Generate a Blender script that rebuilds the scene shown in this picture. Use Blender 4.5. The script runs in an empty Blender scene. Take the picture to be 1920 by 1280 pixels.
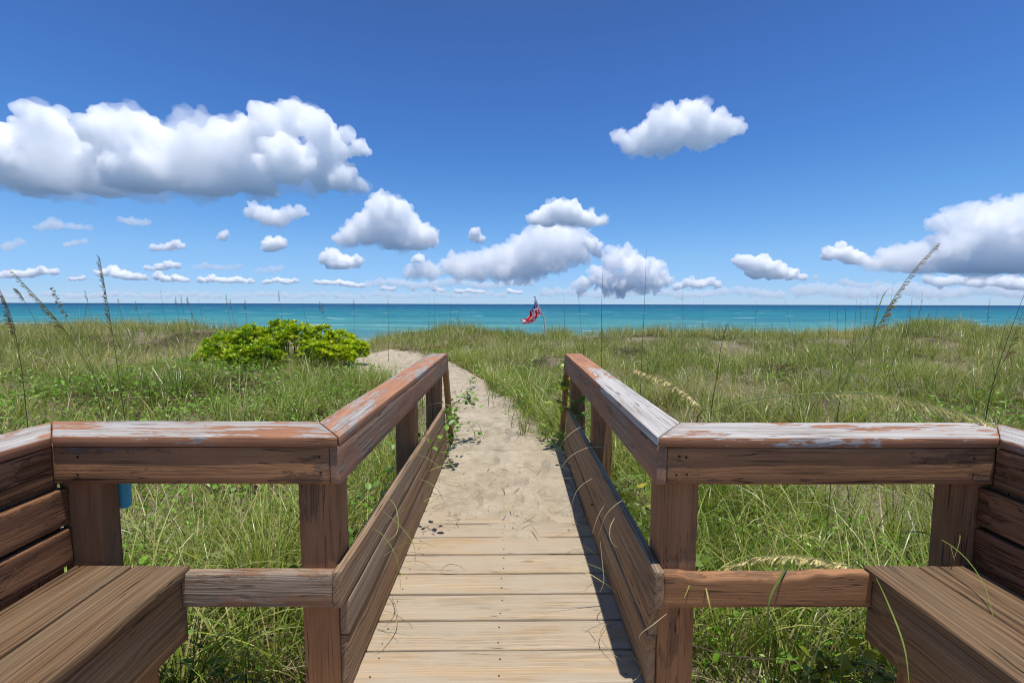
import bpy, bmesh, math, random
import numpy as np
from mathutils import Vector, Matrix, Quaternion, noise as mnoise

random.seed(7)
RNG = np.random.default_rng(11)
SC = bpy.context.scene
COL = SC.collection
H = 1.55                      # eye height above the boards

# ------------------------------------------------------------------ camera
cam_data = bpy.data.cameras.new('camera')
cam_data.lens = 16.0
cam_data.sensor_width = 36.0
cam_data.clip_start = 0.05
cam_data.clip_end = 80000.0
cam = bpy.data.objects.new('camera', cam_data)
COL.objects.link(cam)
PITCH, YAW, ROLL = math.radians(-4.69), math.radians(-0.2), math.radians(0.15)
cam.matrix_world = (Matrix.Translation((0, 0, H)) @ Matrix.Rotation(YAW, 4, 'Z')
                    @ Matrix.Rotation(math.pi / 2 + PITCH, 4, 'X') @ Matrix.Rotation(ROLL, 4, 'Z'))
SC.camera = cam
F = 1920 * 16 / 36
CR = cam.matrix_world.to_3x3()


def ray(px, py):
    d = CR @ Vector(((px - 960) / F, (640 - py) / F, -1))
    return d


def at_y(px, py, y):
    """the point at depth y that shows at photo pixel px, py"""
    d = ray(px, py)
    return Vector((0, 0, H)) + d * (y / d.y)


# ------------------------------------------------------------------ light
SUN = Vector((0.085, -0.115, 1.0)).normalized()
sd = bpy.data.lights.new('sun', 'SUN')
sd.energy = 4.8
sd.angle = math.radians(0.53)
sd.color = (1.0, 0.955, 0.89)
so = bpy.data.objects.new('sun', sd)
so.rotation_euler = SUN.to_track_quat('Z', 'Y').to_euler()
COL.objects.link(so)

W = bpy.data.worlds.new('World')
SC.world = W
W.use_nodes = True
wn, wl = W.node_tree.nodes, W.node_tree.links
wn.clear()
w_out = wn.new('ShaderNodeOutputWorld')
w_bg = wn.new('ShaderNodeBackground')
w_sky = wn.new('ShaderNodeTexSky')
w_sky.sky_type = 'NISHITA'
w_sky.sun_disc = False
w_sky.sun_elevation = math.asin(SUN.z)
w_sky.sun_rotation = math.atan2(SUN.x, SUN.y)
w_sky.altitude = 0
w_sky.air_density = 1.0
w_sky.dust_density = 0.0
w_sky.ozone_density = 3.0
w_bg.inputs['Strength'].default_value = 0.115
# the deep polarised blue of this sky: colour balance by elevation
w_geo = wn.new('ShaderNodeTexCoord')
w_sep = wn.new('ShaderNodeSeparateXYZ')
wl.new(w_geo.outputs['Generated'], w_sep.inputs[0])
w_rmp = wn.new('ShaderNodeValToRGB')
SKY_TINT = [(0.0, (.49, .74, 1.36)), (0.035, (.50, .74, 1.26)), (0.103, (.59, .84, 1.19)), (0.19, (.51, .84, 1.20)), (0.293, (.425, .765, 1.20)), (0.426, (.41, .685, 1.15)), (0.52, (.395, .635, 1.02)), (0.75, (.85, .92, 1.0)), (0.92, (1.1, 1.05, .98))]
while len(w_rmp.color_ramp.elements) < len(SKY_TINT): w_rmp.color_ramp.elements.new(0.5)
for e_, (p_, c_) in zip(w_rmp.color_ramp.elements, SKY_TINT):
    e_.position = p_; e_.color = (c_[0] / 2, c_[1] / 2, c_[2] / 2, 1)
wl.new(w_sep.outputs[2], w_rmp.inputs[0])
w_mul = wn.new('ShaderNodeVectorMath'); w_mul.operation = 'MULTIPLY'
wl.new(w_sky.outputs[0], w_mul.inputs[0]); wl.new(w_rmp.outputs[0], w_mul.inputs[1])
w_dbl = wn.new('ShaderNodeVectorMath'); w_dbl.operation = 'SCALE'; w_dbl.inputs['Scale'].default_value = 2.0
wl.new(w_mul.outputs[0], w_dbl.inputs[0])
wl.new(w_dbl.outputs[0], w_bg.inputs['Color'])
wl.new(w_bg.outputs[0], w_out.inputs['Surface'])

SC.view_settings.view_transform = 'Standard'
SC.view_settings.look = 'None'
SC.view_settings.exposure = 0.0
SC.view_settings.gamma = 1.0
SC.view_settings.use_curve_mapping = False
SC.render.engine = 'CYCLES'
SC.cycles.use_denoising = True
SC.cycles.denoiser = 'OPENIMAGEDENOISE'
SC.cycles.denoising_input_passes = 'RGB_ALBEDO_NORMAL'
SC.cycles.denoising_prefilter = 'ACCURATE'
SC.cycles.max_bounces = 80
SC.cycles.diffuse_bounces = 4
SC.cycles.glossy_bounces = 3
SC.cycles.transmission_bounces = 6
SC.cycles.volume_bounces = 80
SC.cycles.transparent_max_bounces = 24
SC.cycles.pixel_filter_type = 'BLACKMAN_HARRIS'
SC.cycles.filter_width = 1.05
SC.cycles.sample_clamp_indirect = 20.0

# ------------------------------------------------------------------ helpers


def link(o, parent=None):
    COL.objects.link(o)
    if parent is not None:
        o.parent = parent
        o.matrix_parent_inverse = parent.matrix_world.inverted() if False else Matrix.Translation(-parent.location)
    return o


def tag(o, label=None, cat=None, group=None, kind=None):
    if label: o['label'] = label
    if cat: o['category'] = cat
    if group: o['group'] = group
    if kind: o['kind'] = kind
    return o


def thing(name, label, cat, loc=(0, 0, 0), group=None):
    o = bpy.data.objects.new(name, None)
    o.empty_display_size = 0.05
    o.location = loc
    COL.objects.link(o)
    return tag(o, label, cat, group)


def np_mesh(name, verts, quads, mat, parent=None, smooth=True, attrs=None):
    """fast mesh from numpy: verts (n,3), quads (m,4) (or tris (m,3))"""
    me = bpy.data.meshes.new(name)
    verts = np.asarray(verts, np.float32)
    quads = np.asarray(quads, np.int32)
    k = quads.shape[1]
    me.vertices.add(len(verts))
    me.vertices.foreach_set('co', verts.ravel())
    me.loops.add(quads.size)
    me.loops.foreach_set('vertex_index', quads.ravel())
    me.polygons.add(len(quads))
    me.polygons.foreach_set('loop_start', np.arange(0, quads.size, k, dtype=np.int32))
    me.polygons.foreach_set('use_smooth', np.full(len(quads), smooth, dtype=bool))
    me.update(calc_edges=True)
    for an, (typ, arr) in (attrs or {}).items():
        a = me.attributes.new(an, typ, 'POINT')
        key = {'FLOAT': 'value', 'FLOAT_VECTOR': 'vector', 'FLOAT_COLOR': 'color'}[typ]
        a.data.foreach_set(key, np.asarray(arr, np.float32).ravel())
    me.validate()
    o = bpy.data.objects.new(name, me)
    if mat is not None: me.materials.append(mat)
    return link(o, parent)


def smooth01(a, b, x):
    t = np.clip((x - a) / (b - a), 0, 1)
    return t * t * (3 - 2 * t)


_P = np.random.default_rng(5).random((256, 256)).astype(np.float64)


def vnoise(x, y):
    """value noise, numpy, 0..1"""
    x = np.asarray(x, float); y = np.asarray(y, float)
    xi = np.floor(x).astype(int); yi = np.floor(y).astype(int)
    fx = x - xi; fy = y - yi
    fx = fx * fx * (3 - 2 * fx); fy = fy * fy * (3 - 2 * fy)
    a = _P[xi & 255, yi & 255]; b = _P[(xi + 1) & 255, yi & 255]
    c = _P[xi & 255, (yi + 1) & 255]; d = _P[(xi + 1) & 255, (yi + 1) & 255]
    return (a * (1 - fx) + b * fx) * (1 - fy) + (c * (1 - fx) + d * fx) * fy


def fbm(x, y, o=4):
    s = 0; a = 0.5; t = 0
    for i in range(o):
        s = s + a * vnoise(x * 2 ** i + 17.3 * i, y * 2 ** i + 9.1 * i); t += a; a *= 0.5
    return s / t


# ------------------------------------------------------------------ node helper
class NT:
    def __init__(self, name):
        self.m = bpy.data.materials.new(name)
        self.m.use_nodes = True
        self.n, self.l = self.m.node_tree.nodes, self.m.node_tree.links
        self.n.clear()
        self.out = self.n.new('ShaderNodeOutputMaterial')

    def new(self, t, **kw):
        nd = self.n.new(t)
        for k, v in kw.items(): setattr(nd, k, v)
        return nd

    def put(self, sock, v):
        if v is None: return
        if hasattr(v, 'is_output') or isinstance(v, bpy.types.NodeSocket): self.l.new(v, sock)
        else: sock.default_value = v

    def attr(self, name):
        return self.new('ShaderNodeAttribute', attribute_name=name)

    def vmul(self, vec, s, add=(0, 0, 0)):
        nd = self.new('ShaderNodeMapping')
        self.put(nd.inputs['Vector'], vec)
        nd.inputs['Scale'].default_value = s
        nd.inputs['Location'].default_value = add
        return nd.outputs[0]

    def noise(self, vec, scale=1, detail=4, rough=0.55, dist=0.0):
        nd = self.new('ShaderNodeTexNoise')
        self.put(nd.inputs['Vector'], vec)
        nd.inputs['Scale'].default_value = scale
        nd.inputs['Detail'].default_value = detail
        nd.inputs['Roughness'].default_value = rough
        nd.inputs['Distortion'].default_value = dist
        return nd.outputs[0]

    def ramp(self, fac, stops, interp='LINEAR'):
        nd = self.new('ShaderNodeValToRGB')
        self.put(nd.inputs[0], fac)
        cr = nd.color_ramp
        cr.interpolation = interp
        while len(cr.elements) < len(stops): cr.elements.new(0.5)
        for e, (p, c) in zip(cr.elements, stops):
            e.position = p
            e.color = (c, c, c, 1) if not hasattr(c, '__len__') else (*c[:3], 1)
        return nd.outputs[0]

    def math(self, op, a, b=None, c=None, clamp=False):
        nd = self.new('ShaderNodeMath', operation=op, use_clamp=clamp)
        for i, v in enumerate((a, b, c)): self.put(nd.inputs[i], v)
        return nd.outputs[0]

    def mix(self, fac, a, b, blend='MIX'):
        nd = self.new('ShaderNodeMix', data_type='RGBA', blend_type=blend)
        self.put(nd.inputs[0], fac)
        for s, v in ((6, a), (7, b)):
            if isinstance(v, tuple) and len(v) == 3: v = (*v, 1)
            self.put(nd.inputs[s], v)
        return nd.outputs[2]

    def bump(self, h, strength=0.3, dist=0.01, normal=None):
        nd = self.new('ShaderNodeBump')
        nd.inputs['Strength'].default_value = strength
        nd.inputs['Distance'].default_value = dist
        self.put(nd.inputs['Height'], h)
        if normal is not None: self.put(nd.inputs['Normal'], normal)
        return nd.outputs[0]

    def principled(self, col, rough=0.7, normal=None, spec=0.3, metal=0.0):
        nd = self.new('ShaderNodeBsdfPrincipled')
        if isinstance(col, tuple) and len(col) == 3: col = (*col, 1)
        self.put(nd.inputs['Base Color'], col)
        self.put(nd.inputs['Roughness'], rough)
        self.put(nd.inputs['Specular IOR Level'], spec)
        self.put(nd.inputs['Metallic'], metal)
        if normal is not None: self.put(nd.inputs['Normal'], normal)
        return nd.outputs[0]

    def done(self, sh):
        self.l.new(sh, self.out.inputs['Surface'])
        return self.m


def sep(nt, vec):
    nd = nt.new('ShaderNodeSeparateXYZ')
    nt.put(nd.inputs[0], vec)
    return nd.outputs


# ------------------------------------------------------------------ wood
def wood(name, light, dark, grey, greyness=0.4, paint=None, peel_top=0.5, peel_side=0.25, grain=55.0,
         crack=0.5, bump=0.5, sand=None, fade=None):
    """weathered board; 'gr' holds metres along / across / through the board, shifted per board"""
    t = NT(name)
    gr = t.attr('gr').outputs['Vector']
    wob = t.noise(t.vmul(gr, (1.6, 5, 5)), 1, 3, 0.5)
    x, y, z = sep(t, gr)
    # growth rings: long stretched lines bent by low-frequency wobble, with knots
    vor = t.new('ShaderNodeTexVoronoi', feature='F1')
    t.put(vor.inputs['Vector'], t.vmul(gr, (1.7, 7.0, 7.0)))
    vor.inputs['Scale'].default_value = 1.0
    knot = t.ramp(vor.outputs['Distance'], [(0.03, 1.0), (0.14, 0.45), (0.34, 0.0)], 'EASE')
    u = t.math('ADD', y, t.math('MULTIPLY', z, 0.8))
    u = t.math('ADD', u, t.math('MULTIPLY', t.math('SUBTRACT', wob, 0.5), 0.05))
    u = t.math('ADD', u, t.math('MULTIPLY', knot, 0.035))
    cmb = t.new('ShaderNodeCombineXYZ')
    t.put(cmb.inputs[0], t.math('MULTIPLY', x, 0.55)); t.put(cmb.inputs[1], t.math('MULTIPLY', u, grain * 2.6)); t.put(cmb.inputs[2], t.math('MULTIPLY', z, 9.0))
    ring = t.ramp(t.noise(cmb.outputs[0], 1, 2, 0.6), [(0.32, 0.0), (0.66, 1.0)])
    fine = t.noise(t.vmul(gr, (5, 260, 260)), 1, 3, 0.6)
    mid = t.noise(t.vmul(gr, (2.6, 110, 110)), 1, 4, 0.62, 0.3)
    big = t.noise(t.vmul(gr, (1.1, 7, 7), (3.1, 7.7, 1.3)), 1, 3, 0.55)
    g = t.math('ADD', t.math('MULTIPLY', ring, 0.5), t.math('MULTIPLY', mid, 0.5))
    bare = t.mix(t.ramp(g, [(0.22, 0.0), (0.72, 1.0)]), dark, light)
    gmask = t.ramp(t.math('ADD', t.math('MULTIPLY', big, 0.65), t.math('MULTIPLY', mid, 0.35)),
                   [(max(0.0, 0.62 - greyness * 0.42), 0.0), (min(1.0, 0.74 - greyness * 0.26), 1.0)])
    greyc = t.mix(t.ramp(g, [(0.25, 0.0), (0.7, 1.0)]), tuple(c * 0.55 for c in grey), grey)
    col = t.mix(gmask, bare, greyc)
    col = t.mix(t.math('MULTIPLY', t.ramp(vor.outputs['Distance'], [(0.03, 1.0), (0.10, 0.0)]), 0.75), col,
                tuple(c * 0.35 for c in dark))
    col = t.mix(0.55, col, t.mix(t.ramp(fine, [(0.3, 0.0), (0.7, 1.0)]), tuple(c * 0.5 for c in dark), light), 'SOFT_LIGHT')
    # checks: thin long dark splits
    ck = t.noise(t.vmul(gr, (1.3, 48, 48), (9.1, 2.2, 5.5)), 1, 2, 0.4, 0.25)
    crk = t.ramp(t.math('ABSOLUTE', t.math('SUBTRACT', ck, 0.5)), [(0.0, 0.85), (0.006, 0.7), (0.014, 0.0)])
    gate = t.ramp(t.noise(t.vmul(gr, (2.0, 9, 9), (1.7, 8.2, 4.5)), 1, 2, 0.5), [(0.60 - 0.2 * crack, 0.0), (0.68 - 0.2 * crack, 1.0)])
    crk = t.math('MULTIPLY', crk, gate)
    height = t.math('ADD', t.math('MULTIPLY', g, 0.6), t.math('MULTIPLY', fine, 0.25))
    if paint is not None:
        geo = t.new('ShaderNodeNewGeometry')
        nz = sep(t, geo.outputs['True Normal'])[2]
        top = t.ramp(nz, [(0.55, 0.0), (0.85, 1.0)])
        ragged = t.noise(t.vmul(gr, (5.5, 17, 17), (5.1, 1.7, 2.3)), 1, 8, 0.72)
        streak = t.noise(t.vmul(gr, (3.5, 95, 95), (2.4, 3.7, 8.3)), 1, 4, 0.65)
        large = t.noise(t.vmul(gr, (1.5, 5, 5), (7.4, 3.3, 6.6)), 1, 2, 0.5)
        pm = t.math('ADD', t.math('MULTIPLY', ragged, 0.58), t.math('ADD', t.math('MULTIPLY', streak, 0.16), t.math('MULTIPLY', large, 0.38)))
        lim = t.math('ADD', t.math('MULTIPLY', top, 0.24 * (peel_side - peel_top)), 0.56 + (0.5 - peel_side) * 0.24)
        d = t.math('SUBTRACT', pm, lim)
        if fade is not None:                          # more worn towards one end of the board
            d = t.math('ADD', d, t.math('MULTIPLY', t.math('SUBTRACT', fade[0], x), fade[1]))
        peel = t.ramp(t.math('MULTIPLY_ADD', d, 9.0, 0.5), [(0.36, 0.0), (0.60, 1.0)])
        pv = t.noise(t.vmul(gr, (3, 12, 12)), 1, 4, 0.6)
        pc = t.mix(t.ramp(pv, [(0.3, 0.0), (0.7, 1.0)]), tuple(c * 0.78 for c in paint), tuple(min(1, c * 1.18) for c in paint))
        pc = t.mix(t.math('MULTIPLY', t.ramp(mid, [(0.35, 1.0), (0.5, 0.0)]), 0.35), pc, tuple(c * 0.5 for c in paint))
        col = t.mix(peel, pc, col)
        # paint fills the grain; bare wood keeps it; flake edges stand proud
        rough_ = t.noise(t.vmul(gr, (9, 60, 60), (1.2, 4.4, 2.2)), 1, 5, 0.7)
        hp = t.math('ADD', t.math('MULTIPLY', mid, 0.38), t.math('MULTIPLY', rough_, 0.5))
        hm = t.new('ShaderNodeMix', data_type='FLOAT')
        t.put(hm.inputs[0], peel); t.put(hm.inputs[2], t.math('ADD', hp, 0.5)); t.put(hm.inputs[3], height)
        height = hm.outputs[0]
    col = t.mix(crk, col, tuple(c * 0.16 for c in dark))
    col = t.mix(t.attr('dk').outputs['Fac'], col, (0.035, 0.024, 0.018))
    if sand is not None:
        sn = t.noise(t.vmul(gr, (3.0, 9, 9), (6.1, 2.5, 1.4)), 1, 5, 0.62)
        sm = t.ramp(t.math('ADD', t.math('MULTIPLY', sn, 0.7), t.math('MULTIPLY', t.math('SUBTRACT', 1.0, g), 0.3)), [(0.42, 0.0), (0.56, 0.8)])
        grit = t.noise(gr, 420, 2, 0.6)
        sc = t.mix(grit, tuple(c * 0.66 for c in sand), tuple(min(1, c * 1.22) for c in sand))
        col = t.mix(sm, col, sc)
        height = t.math('ADD', height, t.math('MULTIPLY', grit, 0.15))
    height = t.math('SUBTRACT', height, t.math('MULTIPLY', crk, 1.2))
    nrm = t.bump(height, bump, 0.006)
    return t.done(t.principled(col, 0.78, nrm, 0.25))


M = {}
PAINT = (0.36, 0.165, 0.085)
M['cap'] = wood('worn_painted_cap', (0.50, 0.44, 0.38), (0.20, 0.16, 0.13), (0.56, 0.54, 0.52), 0.75, PAINT, 0.60, 0.18, 50, 0.7, 0.55)
M['cap_bare'] = wood('stripped_painted_cap', (0.52, 0.47, 0.42), (0.22, 0.18, 0.15), (0.60, 0.58, 0.56), 0.8, PAINT, 0.70, 0.20, 50, 0.7, 0.55)
M['cap_red'] = wood('painted_cap', (0.46, 0.40, 0.35), (0.20, 0.16, 0.13), (0.50, 0.48, 0.46), 0.7, (0.42, 0.20, 0.11), 0.42, 0.25, 50, 0.8, 0.5)
M['painted'] = wood('brown_painted_wood', (0.33, 0.21, 0.13), (0.19, 0.11, 0.062), (0.36, 0.31, 0.27), 0.3, (0.355, 0.175, 0.08), 0.6, 0.24, 45, 0.7, 0.8)
M['post'] = wood('brown_painted_post', (0.33, 0.21, 0.13), (0.19, 0.11, 0.062), (0.36, 0.31, 0.27), 0.2, (0.34, 0.17, 0.08), 0.3, 0.12, 40, 0.75, 0.5)
M['kick'] = wood('weathered_kick_board', (0.43, 0.295, 0.18), (0.24, 0.155, 0.09), (0.42, 0.345, 0.26), 0.5, None, 0, 0, 42, 0.7, 0.6)
M['seat'] = wood('brown_bench_plank', (0.275, 0.18, 0.10), (0.085, 0.05, 0.026), (0.29, 0.215, 0.14), 0.55, None, 0, 0, 60, 0.35, 0.6)
M['deck'] = wood('sun_bleached_plank', (0.54, 0.41, 0.25), (0.33, 0.22, 0.115), (0.49, 0.43, 0.35), 0.7, None, 0, 0, 55, 0.3, 0.4, sand=(0.43, 0.36, 0.265))


def hexa(corners, n=(16, 3, 2), offs=None, warp=0.0015, edge=0.006, topfn=None):
    """a board as verts/quads: corners[8] ordered u(along) v(across) w(up): index u*4+v*2+w; worn edges, grain coordinates"""
    c = [Vector(p) for p in corners]
    L = (c[4] - c[0]).length; A = (c[2] - c[0]).length; T = (c[1] - c[0]).length

    def params(length, k):
        e = min(edge / max(length, 1e-6), 0.3)
        inner = [e + (1 - 2 * e) * i / k for i in range(k + 1)]
        return [0.0] + inner + [1.0]
    us, vs, ws = params(L, n[0]), params(A, n[1]), params(T, n[2])
    off = offs if offs is not None else (random.uniform(0, 40), random.uniform(0, 40), random.uniform(0, 40))
    verts, idx, gr = [], {}, []

    def P(u, v, w):
        a = (c[0] * (1 - u) + c[4] * u) * (1 - v) + (c[2] * (1 - u) + c[6] * u) * v
        b = (c[1] * (1 - u) + c[5] * u) * (1 - v) + (c[3] * (1 - u) + c[7] * u) * v
        return a * (1 - w) + b * w

    def V(i, j, k):
        key = (i, j, k)
        if key in idx: return idx[key]
        u, v, w = us[i], vs[j], ws[k]
        ex = (i in (0, len(us) - 1)) + (j in (0, len(vs) - 1)) + (k in (0, len(ws) - 1))
        uu, vv, ww = u, v, w
        if ex >= 2:
            r = 0.34
            if i in (0, len(us) - 1): uu = u + (0.5 - u) * 2 * r * min(edge / L, .3)
            if j in (0, len(vs) - 1): vv = v + (0.5 - v) * 2 * r * min(edge / A, .3)
            if k in (0, len(ws) - 1): ww = w + (0.5 - w) * 2 * r * min(edge / T, .3)
        p = P(uu, vv, ww)
        q = Vector((u * L * 2.2 + off[0], v * A * 14 + off[1], w * T * 14 + off[2]))
        nv = mnoise.noise_vector(q)
        p = p + Vector((0.15 * nv.x, nv.y, nv.z)) * warp if abs((c[4] - c[0]).x) > abs((c[4] - c[0]).y) else p + Vector((nv.x, 0.15 * nv.y, nv.z)) * warp
        if topfn is not None: p = topfn(p, u, v, w)
        idx[key] = len(verts)
        verts.append(p)
        gr.append((off[0] + u * L, off[1] + v * A, off[2] + w * T))
        return idx[key]
    quads = []
    nu, nv_, nw = len(us) - 1, len(vs) - 1, len(ws) - 1
    for i in range(nu):
        for j in range(nv_):
            quads.append((V(i, j, 0), V(i, j + 1, 0), V(i + 1, j + 1, 0), V(i + 1, j, 0)))
            quads.append((V(i, j, nw), V(i + 1, j, nw), V(i + 1, j + 1, nw), V(i, j + 1, nw)))
        for k in range(nw):
            quads.append((V(i, 0, k), V(i + 1, 0, k), V(i + 1, 0, k + 1), V(i, 0, k + 1)))
            quads.append((V(i, nv_, k), V(i, nv_, k + 1), V(i + 1, nv_, k + 1), V(i + 1, nv_, k)))
    for j in range(nv_):
        for k in range(nw):
            quads.append((V(0, j, k), V(0, j, k + 1), V(0, j + 1, k + 1), V(0, j + 1, k)))
            quads.append((V(nu, j, k), V(nu, j + 1, k), V(nu, j + 1, k + 1), V(nu, j, k + 1)))
    return verts, quads, gr


class Boards:
    """collects boards into ONE mesh"""
    def __init__(self): self.v, self.q, self.g, self.d = [], [], [], []

    def screw(self, p, axis='z', r=0.0045, out=1):
        """a dark screw head, a little dished into the wood"""
        p = Vector(p); b = len(self.v)
        e1, e2, e3 = {'z': ((1, 0, 0), (0, 1, 0), (0, 0, 1)), 'y': ((1, 0, 0), (0, 0, 1), (0, 1, 0)), 'x': ((0, 1, 0), (0, 0, 1), (1, 0, 0))}[axis]
        e1, e2, e3 = Vector(e1), Vector(e2), Vector(e3) * out
        for k in range(8):
            a = k * math.pi / 4
            self.v.append(p + (e1 * math.cos(a) + e2 * math.sin(a)) * r + e3 * 0.0022); self.g.append((0, 0, 0)); self.d.append(1.0)
        self.q += [(b, b + 1, b + 2, b + 3), (b, b + 3, b + 4, b + 7), (b + 4, b + 5, b + 6, b + 7)]
        return self

    def add(self, corners, **kw):
        v, q, g = hexa(corners, **kw)
        b = len(self.v)
        self.v += v; self.g += g; self.d += [0.0] * len(v)
        self.q += [tuple(i + b for i in f) for f in q]
        return self

    def box(self, x0, x1, y0, y1, z0, z1, axis='x', **kw):
        if axis == 'x':
            c = [(x, y, z) for x in (x0, x1) for y in (y0, y1) for z in (z0, z1)]
        elif axis == 'y':
            c = [(x, y, z) for y in (y0, y1) for x in (x1, x0) for z in (z0, z1)]
        else:
            c = [(x, y, z) for z in (z0, z1) for x in (x0, x1) for y in (y0, y1)]
        kw.setdefault('n', (max(4, int(max(x1 - x0 if axis == 'x' else 0, y1 - y0 if axis == 'y' else 0, z1 - z0 if axis == 'z' else 0) / 0.06)), 4, 3))
        return self.add(c, **kw)

    def plan(self, p, z0, z1, **kw):
        """p: plan corners start-right, start-left, end-right, end-left"""
        c = [(p[0][0], p[0][1], z0), (p[0][0], p[0][1], z1), (p[1][0], p[1][1], z0), (p[1][0], p[1][1], z1),
             (p[2][0], p[2][1], z0), (p[2][0], p[2][1], z1), (p[3][0], p[3][1], z0), (p[3][0], p[3][1], z1)]
        kw.setdefault('n', (30, 6, 2))
        return self.add(c, **kw)

    def build(self, name, mat, parent=None):
        return np_mesh(name, np.array([tuple(p) for p in self.v]), np.array(self.q), mat, parent, True,
                       {'gr': ('FLOAT_VECTOR', np.array(self.g)), 'dk': ('FLOAT', np.array(self.d))})
# ------------------------------------------------------------------ boardwalk floor
CAPZ0, CAPZ1 = 1.017, 1.055
BEAM0 = 0.871
XL, XR = -0.640, 0.553          # inner faces of the two walkway rails
bw = Boards()
# seams of the planks, from the photo rows
rows = [1217, 1161, 1112.5, 1074, 1038, 1006, 981, 957]
seam = []
for py in rows:
    d = ray(957, py)
    seam.append(H / -d.z * d.y)
pitch_ = (seam[-1] - seam[0]) / 7
seams = [seam[0] - pitch_ * k for k in range(18, 0, -1)] + seam + [seam[-1] + pitch_ * k for k in range(1, 7)]
for i in range(len(seams) - 1):
    y0, y1 = seams[i], seams[i + 1]
    gap = 0.0048 + 0.0035 * random.random()
    sk = 0.006 + random.uniform(-.003, .003)
    dz = random.uniform(-.0025, .0025)
    if y1 < 1.74:
        xa, xb = -2.35, 2.35
    else:
        xa, xb = XL - 0.02, XR + 0.02
    kx = 0.011
    c = [(x, y + (x + .05) * kx, z) for x in (xa, xb) for y in (y0 + gap, y1 - gap) for z in (-0.038 + dz, dz)]
    bw.add(c, n=(40, 5, 1), warp=0.0026, edge=0.006)
    if y1 > 1.74:
        for xs in (XL + 0.06, -0.045, XR - 0.07):
            for f_ in (0.25, 0.75):
                bw.screw((xs + random.uniform(-.008, .008), y0 + (y1 - y0) * f_ + random.uniform(-.008, .008) + xs * kx, dz + 0.0005), 'z', 0.0042)
tag(bw.build('boardwalk_path', M['deck']), kind='structure')

# ------------------------------------------------------------------ walkway railings


def walkway_railing(side, label):
    s = -1 if side == 'l' else 1
    xi = XL if s < 0 else XR                      # inner face of beam and kick boards
    th = 0.038
    xo = xi + s * th                              # outer face = inner face of the posts
    r = thing('walkway_railing', label, 'railing', (xo, 1.75, -0.4))
    far = 4.55
    # cap
    b = Boards()
    if s < 0:
        ci, co = xi, xi - 0.165
        b.plan([(ci, 1.668), (co, 1.885), (ci, far), (co, far)], CAPZ0, CAPZ1, n=(46, 6, 2), warp=0.0012, edge=0.005)
        cm = M['cap_red']
    else:
        ci, co = xi, xi + 0.162
        b.plan([(co, 1.885), (ci, 1.668), (co, far), (ci, far)], CAPZ0, CAPZ1, n=(46, 6, 2), warp=0.0012, edge=0.005, offs=(0.0, 3.3, 8.1))
        cm = M['cap_mixed']
    b.build('cap_rail', cm, r)
    # beam
    b = Boards()
    b.box(min(xi, xo), max(xi, xo), 1.672, far - 0.01, BEAM0, CAPZ0 - 0.0006, 'y', n=(46, 2, 5), warp=0.0012, edge=0.0016, offs=(0.0, 3.3, 7.95))
    b.build('top_beam', M['beam_side'], r)
    # posts
    pw = 0.142
    for k, (y0, y1) in enumerate(((1.710, 1.852), (3.19, 3.30), (4.36, 4.50))):
        b = Boards()
        xa, xb = (xo - pw, xo - 0.001) if s < 0 else (xo + 0.001, xo + pw)
        b.box(xa, xb, y0, y1, -0.9, CAPZ0 - 0.003, 'z', n=(26, 4, 4), warp=0.003)
        b.build('post', M['post'], r)
    # kick boards, three on edge
    b = Boards()
    fk = 4.42
    b.box(min(xi, xo), max(xi, xo), 1.655, fk, 0.386, 0.533, 'y', n=(46, 2, 5), warp=0.003)
    b.box(min(xi, xo) + .003, max(xi, xo) + .002, 1.715, fk + 0.05, 0.236, 0.381, 'y', n=(46, 2, 5), warp=0.003)
    b.box(min(xi, xo) - .001, max(xi, xo) - .002, 1.72, fk + 0.12, -0.03, 0.231, 'y', n=(46, 2, 5), warp=0.003)
    b.build('kick_panel', M['kick'], r)
    # sloping end brace
    b = Boards()
    xa, xb = (xi - 0.055, xi - 0.005) if s < 0 else (xi + 0.005, xi + 0.055)
    dy, h = 0.10, 1.03
    yb = far + 0.50
    c = []
    for (y, z) in ((far - 0.01, h), (yb, -0.12)):
        for x in (xb, xa):
            c.append((x, y, z)); c.append((x, y + dy, z + 0.02))
    b.add(c, n=(26, 2, 4), warp=0.004)
    b.build('end_brace', M['painted'], r)
    return r


M['painted_grey'] = wood('peeling_painted_beam', (0.42, 0.31, 0.22), (0.19, 0.12, 0.075), (0.46, 0.395, 0.325), 0.6, (0.28, 0.155, 0.09), 0.6, 0.46, 45, 0.7, 0.6)
M['cap_mixed'] = wood('half_stripped_cap', (0.54, 0.49, 0.44), (0.24, 0.20, 0.17), (0.62, 0.60, 0.58), 0.85, (0.42, 0.20, 0.11), 0.55, 0.2, 50, 0.8, 0.6, fade=(1.35, 0.16))
M['beam_side'] = wood('peeling_rail_side', (0.42, 0.31, 0.22), (0.19, 0.12, 0.075), (0.45, 0.385, 0.315), 0.5, (0.36, 0.19, 0.115), 0.6, 0.36, 45, 0.7, 0.5)
walkway_railing('l', 'red brown cracked painted railing along the left side of the sandy walkway')
walkway_railing('r', 'half stripped silvery railing along the right side of the sandy walkway')

# ------------------------------------------------------------------ platform front railings
YF, YB = 1.662, 1.885


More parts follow.
